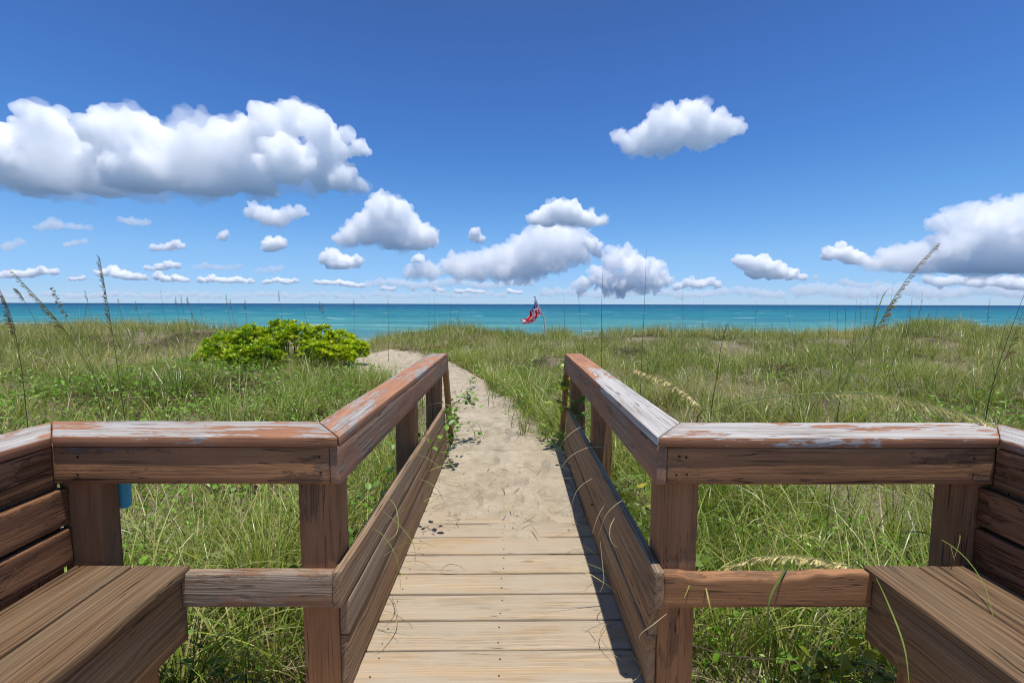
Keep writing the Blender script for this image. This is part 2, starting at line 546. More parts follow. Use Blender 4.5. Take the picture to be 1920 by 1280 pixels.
def platform_railing(side, label):
    s = -1 if side == 'l' else 1
    if s < 0:
        xin, xinb, xout, xoutb, cm = XL, XL - 0.165, -1.703, -1.925, M['cap']
    else:
        xin, xinb, xout, xoutb, cm = XR, XR + 0.162, 1.832, 2.055, M['cap_bare']
    r = thing('platform_railing', label, 'railing', ((xin + xout) / 2, 1.7, 0.38))
    b = Boards()
    if s < 0:     # along +x: start at the outer corner
        b.plan([(xout, YF), (xoutb, YB), (xin - .003, YF), (xinb - .003, YB)], CAPZ0, CAPZ1 + .001, n=(34, 7, 2), warp=0.003)
    else:
        b.plan([(xin + .003, YF), (xinb + .003, YB), (xout, YF), (xoutb, YB)], CAPZ0, CAPZ1 + .001, n=(36, 7, 2), warp=0.003)
    b.build('cap_rail', cm, r)
    b = Boards()
    if s < 0:
        b.box(-1.738, XL - 0.040, 1.671, 1.708, BEAM0, CAPZ0 - .002, 'x', n=(30, 2, 6), warp=0.0035)
    else:
        b.box(XR + 0.040, 1.835, 1.671, 1.708, BEAM0, CAPZ0 - .002, 'x', n=(34, 2, 6), warp=0.003)
    for xs in ((XL - 0.08, -1.62) if s < 0 else (XR + 0.085, XR + 0.12, 1.76)):
        for zs in (BEAM0 + 0.04, BEAM0 + 0.11):
            b.screw((xs + random.uniform(-.01, .01), 1.671, zs + random.uniform(-.008, .008)), 'y', 0.005, -1)
    b.build('top_beam', M['painted'], r)
    b = Boards()
    if s < 0:
        b.box(-1.262, XL - 0.040, 1.667, 1.707, 0.383, 0.519, 'x', n=(24, 3, 6), warp=0.004)
    else:
        def worn(p, u, v, w):
            if w > 0.4:
                x = u
                dip = 0.013 * float(smooth01(0.07, 0.13, x) * (1 - smooth01(0.58, 0.76, x))) + 0.003 * math.sin(x * 31 + 2 * math.sin(x * 9)) * float(smooth01(.05, .2, x))
                f = max(0.0, (w - 0.4) / 0.6)
                p = Vector(p); p.z -= dip * f * (1.25 - 0.7 * v); p.z -= 0.006 * f * (1 - v) * float(1 - smooth01(0.6, 0.75, x))
            return p
        b.box(XR + 0.040, 1.40, 1.667, 1.707, 0.383, 0.521, 'x', n=(60, 4, 8), warp=0.003, topfn=worn)
    b.build('lower_rail', M['painted_grey'] if s < 0 else M['post'], r)
    return r


platform_railing('l', 'grey worn railing between the left bench and the boardwalk, blue sign hung on its back')
platform_railing('r', 'whitish worn railing between the right bench and the boardwalk, lower rail chewed along its top')

# ------------------------------------------------------------------ benches with tall board backs


def bench(side, label):
    s = -1 if side == 'l' else 1
    yb0 = -1.3
    if s < 0:
        xf, xb, xbk = -1.262, -1.690, -1.700     # seat front, seat back, inner face of the back boards
        capi, capo, corner = -1.706, -1.928, (-1.703, -1.925)
        px0, px1 = -1.742, -1.590
    else:
        xf, xb, xbk = 1.402, 1.812, 1.816
        capi, capo, corner = 1.835, 2.058, (1.832, 2.055)
        px0, px1 = 1.733, 1.885
    r = thing('bench', label, 'bench', (xf + s * 0.2, 0.6, 0))
    sy1 = 1.700
    b = Boards()
    w = [(0.0, 0.198), (0.209, 0.403), (0.411, 0.428)] if s < 0 else [(0.0, 0.190), (0.196, 0.376), (0.386, 0.410)]
    for (a, c) in w:
        x0, x1 = sorted((xf + s * a, xf + s * c))
        if a == 0.0:
            x0, x1 = sorted((xf - s * 0.018, xf + s * c))
        b.box(x0, x1, yb0, sy1, 0.497, 0.535, 'y', n=(60, 5, 2), warp=0.003)
    b.build('seat', M['seat'], r)
    b = Boards()
    x0, x1 = sorted((xf, xf + s * 0.038))
    b.box(x0, x1, yb0, sy1 - 0.005, 0.238, 0.487, 'y', n=(60, 2, 7), warp=0.003)
    b.build('front_board', M['seat_dark'], r)
    b = Boards()
    x0, x1 = sorted((xbk, xbk + s * 0.038))
    top0, top1 = sorted((xbk + s * 0.012, xbk + s * 0.05))
    b.box(top0, top1, yb0, 1.668, BEAM0 - 0.004, CAPZ0 - .002, 'y', n=(60, 2, 6), warp=0.0045)
    b.box(x0, x1, yb0, 1.706, 0.701, 0.847, 'y', n=(60, 2, 6), warp=0.0045)
    b.box(x0, x1, yb0, 1.707, 0.541, 0.684, 'y', n=(60, 2, 6), warp=0.0045)
    b.build('backrest', M['back'], r)
    b = Boards()                                  # strip added behind the back boards, to keep the gaps by the post dark
    c0, c1 = sorted((xbk + s * 0.042, xbk + s * 0.09))
    b.box(c0, c1, 1.45, 1.709, 0.30, 0.865, 'z', n=(14, 2, 3), warp=0.002)
    b.build('gap_backing', M['post'], r)
    b = Boards()                                  # boards added outside the posts so the gaps in the back show dark
    o0, o1 = sorted((xbk + s * 0.20, xbk + s * 0.225))
    for z0, z1 in ((0.30, 0.485), (0.49, 0.675), (0.68, 0.865), (0.87, 1.012)):
        b.box(o0, o1, yb0, 1.80, z0, z1, 'y', n=(30, 2, 4), warp=0.003)
    b.build('outer_gap_backing', M['painted'], r)
    b = Boards()
    if s < 0:
        b.plan([(capi, yb0), (capo, yb0), (corner[0], YF - .003), (corner[1], YB - .003)], CAPZ0, CAPZ1, n=(60, 6, 2), warp=0.003)
    else:
        b.plan([(capo, yb0), (capi, yb0), (corner[1], YB - .003), (corner[0], YF - .003)], CAPZ0, CAPZ1, n=(60, 6, 2), warp=0.003)
    b.build('cap_rail', M['cap'], r)
    for y0 in (1.711, 0.1):
        b = Boards()
        if y0 > 1:
            b.box(px0, px1, y0, y0 + 0.092, -0.8, CAPZ0 - .003, 'z', n=(24, 4, 3), warp=0.003)
        else:
            q0, q1 = sorted((xbk + s * 0.052, xbk + s * 0.19))
            b.box(q0, q1, y0, y0 + 0.14, -0.8, CAPZ0 - .003, 'z', n=(24, 4, 3), warp=0.003)
        b.build('post', M['post'], r)
    for y0 in (1.50, 0.3):
        b = Boards()
        q0, q1 = sorted((xf + s * 0.040, xf + s * 0.13))
        b.box(q0, q1, y0, y0 + 0.09, -0.8, 0.494, 'z', n=(12, 3, 3), warp=0.003)
        b.build('leg', M['post'], r)
    return r


M['seat_dark'] = wood('brown_front_board', (0.38, 0.26, 0.155), (0.17, 0.105, 0.06), (0.35, 0.28, 0.20), 0.35, None, 0, 0, 55, 0.3, 0.6)
M['back'] = wood('rough_painted_back', (0.34, 0.20, 0.105), (0.13, 0.07, 0.035), (0.34, 0.29, 0.25), 0.15, (0.29, 0.14, 0.07), 0.6, 0.38, 45, 0.8, 1.0)
bench('l', 'brown plank bench on the left with sunlit seat and rough board back')
bench('r', 'brown plank bench on the right, its board back in deep shade')

# ------------------------------------------------------------------ blue sign on the back of the left railing
t = NT('blue_sign_paint')
tc = t.new('ShaderNodeTexCoord').outputs['Object']
n1 = t.noise(tc, 60, 5, 0.65)
col = t.mix(t.ramp(n1, [(0.3, 0.0), (0.75, 1.0)]), (0.12, 0.50, 0.66), (0.16, 0.58, 0.74))
M['blue'] = t.done(t.principled(col, 0.55, t.bump(n1, 0.1, 0.002), 0.35))


def blue_sign():
    ys = 1.815
    p0 = at_y(176, 953, ys); p1 = at_y(245, 953, ys)
    x0, x1 = p0.x, p1.x
    z0, z1 = p0.z, 1.0
    pts = []
    rr = 0.026
    for cx, cz, a0 in ((x1 - rr, z1 - rr, 0), (x0 + rr, z1 - rr, 90), (x0 + rr, z0 + rr, 180), (x1 - rr, z0 + rr, 270)):
        for k in range(7):
            a = math.radians(a0 + 15 * k)
            pts.append((cx + rr * math.cos(a), cz + rr * math.sin(a)))
    bm = bmesh.new()
    f = bm.faces.new([bm.verts.new((x, ys, z)) for x, z in pts])
    e = bmesh.ops.extrude_face_region(bm, geom=[f])
    for v in [g for g in e['geom'] if isinstance(g, bmesh.types.BMVert)]: v.co.y += 0.012
    bmesh.ops.recalc_face_normals(bm, faces=bm.faces[:])
    bmesh.ops.bevel(bm, geom=[ed for ed in bm.edges if abs(ed.verts[0].co.y - ed.verts[1].co.y) < 1e-4], offset=0.002, segments=1, affect='EDGES')
    me = bpy.data.meshes.new('sign'); bm.to_mesh(me); bm.free()
    me.materials.append(M['blue'])
    o = bpy.data.objects.new('sign', me); link(o)
    tag(o, 'blue rounded sign board showing below the left railing beside the bench post', 'sign')


blue_sign()
# ------------------------------------------------------------------ terrain
PCX = ([0, 5.0, 6.5, 8.0, 10.0, 12.0, 14.0, 16.0, 19.0], [-0.05, -0.10, -0.48, -1.10, -2.05, -3.15, -4.4, -6.0, -9.5])
PHW = ([0, 5.0, 6.5, 8.0, 10.0, 12.0, 14.0, 16.0, 19.0], [0.56, 0.54, 0.60, 0.82, 1.22, 1.5, 1.4, 1.2, 1.0])


def path_d(x, y):
    """signed distance outside the sandy path (negative on it)"""
    return np.abs(x - np.interp(y, *PCX)) - np.interp(y, *PHW)


# wanted top of the vegetation on the skyline: photo column -> photo row, and how far off it stands
SKY_PX = [-300, 0, 120, 250, 330, 430, 520, 610, 680, 730, 790, 860, 920, 1000, 1100, 1200, 1300, 1400, 1500, 1600, 1660, 1700, 1740, 1790, 1850, 1920, 2200]
SKY_PY = [598, 600, 598, 600, 604, 610, 620, 630, 634, 622, 616, 600, 610, 618, 617, 613, 609, 612, 614, 612, 604, 594, 590, 594, 606, 606, 606]
CREST_Y = 20.0
_cx, _cz = [], []
for a, b in zip(SKY_PX, SKY_PY):
    p = at_y(a, b, CREST_Y)
    _cx.append(p.x / p.y); _cz.append(p.z - 0.46)


def ground_z(x, y):
    x = np.asarray(x, float); y = np.asarray(y, float)
    yy = np.maximum(y, 0.5)
    near = -0.42 + 0.36 * smooth01(3.0, 8.5, y)
    crest = np.interp(x / yy, _cx, _cz)
    rise = smooth01(9.0, CREST_Y, y)
    z = near * (1 - rise) + crest * rise
    # dune behind the left bush
    z = z + 0.35 * np.exp(-((x + 11) / 4.5) ** 2 - ((y - 17.5) / 2.0) ** 2) - 0.22 * np.exp(-((x + 10.5) / 3.5) ** 2 - ((y - 14.2) / 1.4) ** 2)
    und = (fbm(x * 0.35 + 40, y * 0.35 + 40, 3) - 0.5) * 0.40 + (fbm(x * 0.95 + 14, y * 0.95 + 3, 2) - 0.5) * 0.42
    z = z + und * smooth01(3, 8, y) * (1 - 0.6 * rise)
    z = z + (fbm(x * 1.7 + 4, y * 1.7, 3) - 0.5) * 0.10
    drop = smooth01(CREST_Y + 1.5, CREST_Y + 16, y)
    z = z * (1 - drop) + (-4.0) * drop
    beach = smooth01(CREST_Y + 16, CREST_Y + 60, y)
    z = z - 3.0 * beach
    # the path
    d = path_d(x, y)
    m = smooth01(0.35, -0.15, d) * (1 - smooth01(16.5, 19, y))
    pz = np.where(y < 5.0, -0.03, 0.0) * 1.0 + 0.005
    pz = pz + 0.05 * smooth01(5, 9, y) + (z - 0.05) * smooth01(10.5, 15, y) * 0.8
    pz = pz + (fbm(x * 3.1, y * 3.1 + 7, 3) - 0.5) * 0.13 * smooth01(4.6, 6.0, y)
    pz = np.where(y < 3.2, -0.42, pz)
    z = z * (1 - m) + pz * m
    # nothing pokes through the platform
    under = (y < 1.95) & (np.abs(x) < 2.6)
    z = np.where(under, np.minimum(z, -0.4), z)
    return z


def graded(lo, hi, c, fine, grow, big):
    out = [c]
    s = fine
    while out[-1] < hi: out.append(out[-1] + s); s = min(big, s * grow)
    s = fine; left = [c]
    while left[-1] > lo: left.append(left[-1] - s); s = min(big, s * grow)
    return np.array(sorted(set(left[1:] + out)))


# sand material ------------------------------------------------------
def sand_mat(name, litter):
    t = NT(name)
    pos = t.new('ShaderNodeTexCoord').outputs['Object']
    n1 = t.noise(pos, 2.2, 6, 0.6)
    n2 = t.noise(pos, 95, 4, 0.7)
    n3 = t.noise(pos, 13, 5, 0.6, 0.4)
    n0 = t.noise(pos, 5.5, 4, 0.55, 0.6)
    col = t.mix(t.ramp(t.math('MULTIPLY_ADD', n0, 0.5, t.math('MULTIPLY', n1, 0.5)), [(0.36, 0.0), (0.62, 1.0)]), (0.37, 0.305, 0.215), (0.52, 0.445, 0.335))
    col = t.mix(t.ramp(n2, [(0.30, 1.0), (0.46, 0.0)]), col, (0.30, 0.245, 0.175))
    col = t.mix(t.ramp(n3, [(0.62, 0.0), (0.72, 0.45)]), col, (0.33, 0.27, 0.19))
    if litter:
        m = t.attr('litter').outputs['Fac']
        l1 = t.noise(t.vmul(pos, (9, 30, 9)), 1, 5, 0.7, 1.0)
        lc = t.mix(t.ramp(l1, [(0.35, 0.0), (0.65, 1.0)]), (0.022, 0.017, 0.009), (0.10, 0.075, 0.04))
        col = t.mix(m, col, lc)
    foot = t.new('ShaderNodeTexVoronoi', feature='SMOOTH_F1'); t.put(foot.inputs['Vector'], t.vmul(pos, (4.2, 2.6, 1))); foot.inputs['Scale'].default_value = 1.0
    dent = t.ramp(foot.outputs['Distance'], [(0.10, 0.0), (0.40, 1.0)])
    h = t.math('ADD', t.math('MULTIPLY', n3, 1.0), t.math('MULTIPLY', n2, 0.12))
    h = t.math('ADD', h, t.math('MULTIPLY', dent, 1.5))
    return t.done(t.principled(col, 0.95, t.bump(h, 0.9, 0.06), 0.1))


M['ground'] = sand_mat('dune_sand_and_litter', True)
M['sand'] = sand_mat('path_sand', False)

gx = graded(-75, 75, 0.0, 0.07, 1.028, 2.0)
gy = graded(-4, 100, 4.5, 0.06, 1.02, 1.5)
GX, GY = np.meshgrid(gx, gy)
GZ = ground_z(GX, GY)
SAND_PATCH = lambda x, y: np.exp(-((x + 8.9) / 2.3) ** 2 - ((y - 13.9) / 1.25) ** 2) * 1.5
lit = smooth01(-0.02, 0.28, path_d(GX, GY) + (fbm(GX * 2.5, GY * 2.5, 3) - 0.5) * 0.5)
lit = lit * (1 - np.clip(SAND_PATCH(GX, GY), 0, 1)) * (0.55 + 0.45 * smooth01(0.35, 0.6, fbm(GX * 0.8, GY * 0.8, 3)))
lit = lit * (1 - smooth01(CREST_Y + 6, CREST_Y + 10, GY)) * np.where(GY > 17.5, 1.0, 1.0)
nxg, nyg = len(gx), len(gy)
ii = np.arange(nxg * nyg).reshape(nyg, nxg)
Q = np.stack([ii[:-1, :-1], ii[:-1, 1:], ii[1:, 1:], ii[1:, :-1]], -1).reshape(-1, 4)
g_ob = np_mesh('ground', np.stack([GX, GY, GZ], -1).reshape(-1, 3), Q, M['ground'], None, True, {'litter': ('FLOAT', lit.ravel())})
tag(g_ob, kind='structure')

# sand blown over the far planks --------------------------------------
sx = np.arange(XL + 0.004, XR - 0.003, 0.016); sy = np.arange(2.15, 5.6, 0.018)
SX, SY = np.meshgrid(sx, sy)
s_noise = (fbm(SX * 3.2, SY * 5.2 + 3, 5) - 0.5)
SZ = (SY - 3.28) * 0.05 + 0.017 * np.exp(-((SX - 0.06) / 0.20) ** 2) * smooth01(2.5, 3.0, SY) + s_noise * 0.034 + (fbm(SX * 12, SY * 16 + 9, 3) - 0.5) * 0.010
SZ = SZ + 0.013 * np.exp(-((SX - 0.5) / 0.12) ** 2) * smooth01(2.9, 3.3, SY)
SZ = np.clip(SZ, -0.045, None)
top = 0.03 + (fbm(SX * 2.5 + 3, SY * 2.5, 4) - 0.5) * 0.05
SZ = np.where(SZ > 0.012, 0.012 + (top - 0.012) * (1 - np.exp(-(SZ - 0.012) / np.maximum(top - 0.012, 0.004))), SZ)
SZ = SZ * (1 - smooth01(5.1, 5.55, SY)) + (-0.09) * smooth01(5.1, 5.55, SY)
ns, ms = len(sx), len(sy)
ii = np.arange(ns * ms).reshape(ms, ns)
Q = np.stack([ii[:-1, :-1], ii[:-1, 1:], ii[1:, 1:], ii[1:, :-1]], -1).reshape(-1, 4)
tag(np_mesh('sand_path', np.stack([SX, SY, SZ], -1).reshape(-1, 3), Q, M['sand'], None, True), kind='structure')

# ------------------------------------------------------------------ sea
SEA_Z = -4.6
t = NT('sea_water')
pos = t.new('ShaderNodeTexCoord').outputs['Object']
py_ = sep(t, pos)[1]
wob = t.noise(t.vmul(pos, (0.004, 0.012, 1)), 1, 4, 0.6)
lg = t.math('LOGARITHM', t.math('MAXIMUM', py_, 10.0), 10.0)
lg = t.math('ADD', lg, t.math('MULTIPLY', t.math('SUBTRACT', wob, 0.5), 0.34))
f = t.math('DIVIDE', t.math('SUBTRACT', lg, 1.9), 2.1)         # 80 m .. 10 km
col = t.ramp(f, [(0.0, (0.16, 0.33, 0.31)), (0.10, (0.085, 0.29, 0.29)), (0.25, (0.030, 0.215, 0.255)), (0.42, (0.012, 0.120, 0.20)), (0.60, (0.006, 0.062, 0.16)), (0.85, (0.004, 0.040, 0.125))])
streak = t.noise(t.vmul(pos, (0.012, 0.09, 1)), 1, 5, 0.65)
col = t.mix(t.ramp(streak, [(0.42, 0.0), (0.56, 0.6)]), col, (0.01, 0.12, 0.2))
foam1 = t.noise(t.vmul(pos, (0.045, 0.30, 1), (3.3, 8.1, 0)), 1, 5, 0.6)
gate = t.noise(t.vmul(pos, (0.012, 0.03, 1), (13.3, 2.1, 0)), 1, 2, 0.5)
foam = t.math('MULTIPLY', t.ramp(foam1, [(0.64, 0.0), (0.675, 1.0)]), t.ramp(gate, [(0.44, 0.0), (0.54, 1.0)]))
col = t.mix(foam, col, (0.75, 0.78, 0.78))
w1 = t.noise(t.vmul(pos, (0.10, 0.42, 1)), 1, 6, 0.65)
w2 = t.noise(t.vmul(pos, (0.02, 0.07, 1)), 1, 3, 0.5)
nrm = t.bump(t.math('ADD', w1, t.math('MULTIPLY', w2, 2.0)), 0.9, 1.4)
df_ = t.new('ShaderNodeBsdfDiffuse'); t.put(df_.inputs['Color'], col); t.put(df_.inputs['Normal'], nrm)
gl_ = t.new('ShaderNodeBsdfGlossy'); gl_.inputs['Roughness'].default_value = 0.3; t.put(gl_.inputs['Normal'], nrm)
ms_ = t.new('ShaderNodeMixShader'); ms_.inputs[0].default_value = 0.07
t.l.new(df_.outputs[0], ms_.inputs[1]); t.l.new(gl_.outputs[0], ms_.inputs[2])
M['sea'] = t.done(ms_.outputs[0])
ys = np.concatenate([np.linspace(38, 400, 120), np.geomspace(410, 60000, 60)])
xs = np.concatenate([-np.geomspace(70000, 320, 30), np.linspace(-300, 300, 120), np.geomspace(320, 70000, 30)])
SX, SY = np.meshgrid(xs, ys)
sw = np.exp(-SY / 500.0)
SZ = SEA_Z + sw * (0.16 * np.sin(SY * 0.42 + 1.6 * fbm(SX * 0.02, SY * 0.02, 2) * 6) + 0.3 * (fbm(SX * 0.05, SY * 0.13, 3) - 0.5))
ii = np.arange(SX.size).reshape(SX.shape)
Q = np.stack([ii[:-1, :-1], ii[:-1, 1:], ii[1:, 1:], ii[1:, :-1]], -1).reshape(-1, 4)
tag(np_mesh('sea', np.stack([SX, SY, SZ], -1).reshape(-1, 3), Q, M['sea'], None, True), kind='structure')
# ------------------------------------------------------------------ grass


def leaf_mat(name, trans=0.3, rough=0.5, spec=0.25):
    t = NT(name)
    c = t.attr('col').outputs['Color']
    p = t.principled(c, rough, None, spec)
    tr = t.new('ShaderNodeBsdfTranslucent')
    t.put(tr.inputs['Color'], t.mix(1.0, c, (1.25, 1.25, 0.55), 'MULTIPLY'))
    mx = t.new('ShaderNodeMixShader')
    mx.inputs[0].default_value = trans
    t.l.new(p, mx.inputs[1]); t.l.new(tr.outputs[0], mx.inputs[2])
    return t.done(mx.outputs[0])


M['grass'] = leaf_mat('grass_blade', 0.32, 0.36, 0.5)
M['leaf'] = leaf_mat('green_leaf', 0.30, 0.38, 0.45)
M['straw'] = leaf_mat('dry_straw', 0.2, 0.7, 0.1)


def blades(root, az, L, lean, droop, width, col, nseg, twist=None):
    """root (n,3); returns verts (n*(nseg+1)*2,3), quads, colours"""
    n = len(root)
    s = np.linspace(0, 1, nseg + 1)[None, :]
    L_, lean_, dr = L[:, None], lean[:, None], droop[:, None]
    th = lean_ + dr * s ** 1.5                      # angle from vertical along the blade
    ds = 1.0 / nseg
    mid = (th[:, 1:] + th[:, :-1]) / 2
    hx = np.concatenate([np.zeros((n, 1)), np.cumsum(np.sin(mid) * ds, 1)], 1) * L_
    hz = np.concatenate([np.zeros((n, 1)), np.cumsum(np.cos(mid) * ds, 1)], 1) * L_
    ca, sa = np.cos(az)[:, None], np.sin(az)[:, None]
    bend = (RNG.random((n, 1)) - 0.5) * 0.5 * s ** 2 * L_
    cx = root[:, 0:1] + hx * ca - bend * sa
    cy = root[:, 1:2] + hx * sa + bend * ca
    cz = root[:, 2:3] + hz
    tw = (RNG.random((n, 1)) * 6.28 if twist is None else twist[:, None])
    wx, wy = -sa * np.cos(tw) + 0, ca * np.cos(tw)
    wz = np.sin(tw) * 0.45
    ww = width[:, None] * (1 - s ** 2.2) * (0.55 + 0.45 * np.minimum(1, s * 5)) * 0.5 + 0.0003
    a = np.stack([cx - wx * ww, cy - wy * ww, cz - wz * ww], -1)
    b = np.stack([cx + wx * ww, cy + wy * ww, cz + wz * ww], -1)
    v = np.stack([a, b], 2).reshape(-1, 3)
    base = (np.arange(n) * (nseg + 1) * 2)[:, None] + (np.arange(nseg) * 2)[None, :]
    q = np.stack([base, base + 1, base + 3, base + 2], -1).reshape(-1, 4)
    c = np.repeat(col, (nseg + 1) * 2, 0)
    return v, q, c


class Soup:
    def __init__(self): self.v, self.q, self.c, self.n = [], [], [], 0

    def add(self, v, q, c):
        self.v.append(v); self.q.append(q + self.n); self.c.append(c); self.n += len(v)

    def build(self, name, mat, parent=None, smooth=False):
        c = np.concatenate(self.c)
        c4 = np.concatenate([c, np.ones((len(c), 1))], 1)
        return np_mesh(name, np.concatenate(self.v), np.concatenate(self.q), mat, parent, smooth, {'col': ('FLOAT_COLOR', c4)})


BUSH_C = (-5.55, 11.2)


def veg_ok(x, y, margin=0.0, rnd=None):
    d = path_d(x, y) + (fbm(x * 2.5, y * 2.5, 3) - 0.5) * 0.5
    ok = (d > margin) | (y > 17.2) | ((d > -0.28) & (RNG.random(len(x)) < 0.10))
    plat = (np.abs(x + 0.0) < 2.25) & (y < 1.93)
    walk = (x > XL - 0.06) & (x < XR + 0.06) & (y < 4.7)
    return ok & ~plat & ~walk


def scatter(n, r0, r1, spread=0.93):
    """uniform in a wedge about the view"""
    r = np.sqrt(RNG.random(n) * (r1 * r1 - r0 * r0) + r0 * r0)
    a = (RNG.random(n) * 2 - 1) * spread
    return r * np.sin(a), r * np.cos(a)


def scatter_band(n, y0, y1):
    y = y0 + (y1 - y0) * RNG.random(n)
    return (RNG.random(n) * 2 - 1) * 1.28 * y, y


GREEN = np.array([[0.052, 0.108, 0.012], [0.112, 0.188, 0.020], [0.200, 0.275, 0.034], [0.33, 0.365, 0.08], [0.44, 0.40, 0.16], [0.54, 0.455, 0.25]])


def grass_cols(n, x, y, dry):
    """dry 0..1 shifts the mix from fresh green to straw"""
    t = np.clip(RNG.normal(0.34 + 0.40 * dry, 0.24, n), 0, 0.999) * (len(GREEN) - 1)
    i = t.astype(int); f = (t - i)[:, None]
    c = GREEN[i] * (1 - f) + GREEN[np.minimum(i + 1, len(GREEN) - 1)] * f
    return c * (0.8 + 0.4 * RNG.random((n, 1)))


def dryness(x, y):
    d = 0.18 + 0.55 * smooth01(7, 17, y) * smooth01(0.35, 0.62, fbm(x * 0.22 + 9, y * 0.3 + 3, 3))
    d = d + 0.58 * smooth01(0.50, 0.62, fbm(x * 0.55 + 31, y * 0.8 + 12, 3))
    d = d + 0.22 * smooth01(-2.5, -7, x) * smooth01(8, 11, y)
    d = d - 0.25 * np.exp(-((x + 3.6) / 2.2) ** 2 - ((y - 7.0) / 2.2) ** 2)
    return np.clip(d, 0, 1)


GR = Soup()
# zone: count, r0, r1, len lo, hi, width lo, hi, segments
zones = [(17000, 1.7, 4.6, 0.25, 0.80, 0.005, 0.0125, 6), (34000, 4.6, 8.5, 0.22, 0.68, 0.006, 0.012, 4),
         (52000, 8.5, 14.0, 0.20, 0.60, 0.007, 0.013, 3), (100000, 9.5, 19.0, 0.22, 0.62, 0.010, 0.018, 3), (70000, 19.0, 23.5, 0.25, 0.66, 0.011, 0.020, 3), (1500, 18.0, 22.0, 0.7, 1.05, 0.010, 0.016, 4)]
for (n, r0, r1, l0, l1, w0, w1, sg) in zones:
    # tussocks: each blade springs from near a clump centre
    nc = n // 14
    band = sg == 3 and r0 > 9 or r0 >= 17
    cx, cy = scatter_band(nc, r0, r1) if band else scatter(nc, r0, r1)
    k = RNG.integers(0, nc, n)
    spread = 0.05 + 0.07 * RNG.random(n)
    aa = RNG.random(n) * 6.283
    rr = np.abs(RNG.normal(0, 1, n)) * spread
    loose = RNG.random(n) < 0.45
    lx, ly = scatter_band(n, r0, r1) if band else scatter(n, r0, r1)
    x = np.where(loose, lx, cx[k] + rr * np.cos(aa)); y = np.where(loose, ly, cy[k] + rr * np.sin(aa))
    dens = 0.12 + 0.88 * smooth01(0.38, 0.54, fbm(x * 0.9 + 5, y * 0.9 + 2, 4))
    dens = dens * (1 - np.clip(SAND_PATCH(x, y), 0, 1) * 0.95)
    bd = np.exp(-((x - BUSH_C[0]) / 1.9) ** 2 - ((y - BUSH_C[1]) / 1.1) ** 2)
    dens = dens * (1 - 0.9 * np.clip(bd * 1.4, 0, 1))
    ok = veg_ok(x, y) & (RNG.random(n) < dens)
    if r0 == 9.5: ok &= np.hypot(x, y) > 14.0
    x, y, aa, loose, kk = x[ok], y[ok], aa[ok], loose[ok], k[ok]
    n = len(x)
    az = np.where(loose, RNG.random(n) * 6.283, aa + RNG.normal(0, 0.5, n))
    tall = 0.42 + 0.80 * smooth01(0.3, 0.7, fbm(x * 0.9 + 70, y * 0.9 + 20, 4)) + 0.55 * smooth01(0.55, 0.75, fbm(x * 1.9 + 7, y * 1.9 + 2, 2)) * (y < 16)
    L = (l0 + (l1 - l0) * RNG.random(n) ** 1.3) * tall
    edge = smooth01(0.0, 0.5, path_d(x, y))
    L = L * np.where(y < 16.5, 0.55 + 0.45 * edge, 1)
    if r0 >= 9:
        up = RNG.random(n) < 0.30
        lean = np.where(up, np.abs(RNG.normal(0.10, 0.12, n)), np.abs(RNG.normal(0.42, 0.32, n)))
        droop = np.where(up, np.abs(RNG.normal(0.3, 0.3, n)), np.abs(RNG.normal(1.1, 0.6, n)))
    else: lean, droop = np.abs(RNG.normal(0.22, 0.24, n)), np.abs(RNG.normal(1.0, 0.65, n))
    wd = w0 + (w1 - w0) * RNG.random(n)
    z = ground_z(x, y) - 0.02
    v, q, c = blades(np.stack([x, y, z], -1), az, L, lean, droop, wd, grass_cols(n, x, y, dryness(x, y)), sg)
    GR.add(v, q, c)
tag(GR.build('dune_grass', M['grass']), 'mixed green and straw dune grass growing over the sand on both sides of the boardwalk', None, None, 'stuff')

# long arching tufts crowding the rails and the path edge ---------------
TF = Soup()
tuft_spots = []
for _ in range(70): tuft_spots.append((RNG.uniform(-2.1, -0.95), RNG.uniform(2.0, 5.2)))
for _ in range(95): tuft_spots.append((RNG.uniform(0.82, 2.4), RNG.uniform(2.0, 5.2)))
for _ in range(60):
    yy_ = RNG.uniform(4.8, 12.5)
    tuft_spots.append((float(np.interp(yy_, *PCX) + np.interp(yy_, *PHW)) + RNG.uniform(0.05, 0.5), yy_))
for _ in range(26): tuft_spots.append((RNG.uniform(0.50, 0.95), RNG.uniform(4.7, 6.3)))
for _ in range(24):
    yy_ = RNG.uniform(4.9, 9.0)
    tuft_spots.append((float(np.interp(yy_, *PCX) - np.interp(yy_, *PHW)) - RNG.uniform(0.10, 0.5), yy_))
for _ in range(420):
    yy_ = 5.0 + 10.5 * RNG.random() ** 1.2
    xx_ = RNG.uniform(-1.15, 1.15) * yy_
    if veg_ok(np.array([xx_]), np.array([yy_]), 0.1)[0] and np.hypot((xx_ - BUSH_C[0]) / 2.2, (yy_ - BUSH_C[1]) / 1.5) > 1: tuft_spots.append((xx_, yy_))
for (tx, ty) in tuft_spots:
    n = int(RNG.integers(14, 34))
    aa = RNG.random(n) * 6.283
    rr = np.abs(RNG.normal(0, 0.05, n))
    x, y = tx + rr * np.cos(aa), ty + rr * np.sin(aa)
    z = ground_z(x, y) - 0.02
    hue = RNG.random()
    c = grass_cols(n, x, y, np.full(n, 0.10 + 0.5 * hue)) * 1.15
    v, q, c = blades(np.stack([x, y, z], -1), aa + RNG.normal(0, 0.3, n), RNG.uniform(0.45, 1.0, n) * (0.75 if ty > 4.7 else 1), np.abs(RNG.normal(0.14, 0.12, n)), RNG.uniform(0.7, 2.1, n), RNG.uniform(0.006, 0.012, n), c, 8)
    TF.add(v, q, c)
tag(TF.build('tufted_grass', M['grass'], None, True), 'long arching grass tufts crowding the rails and the path edge', None, None, 'stuff')

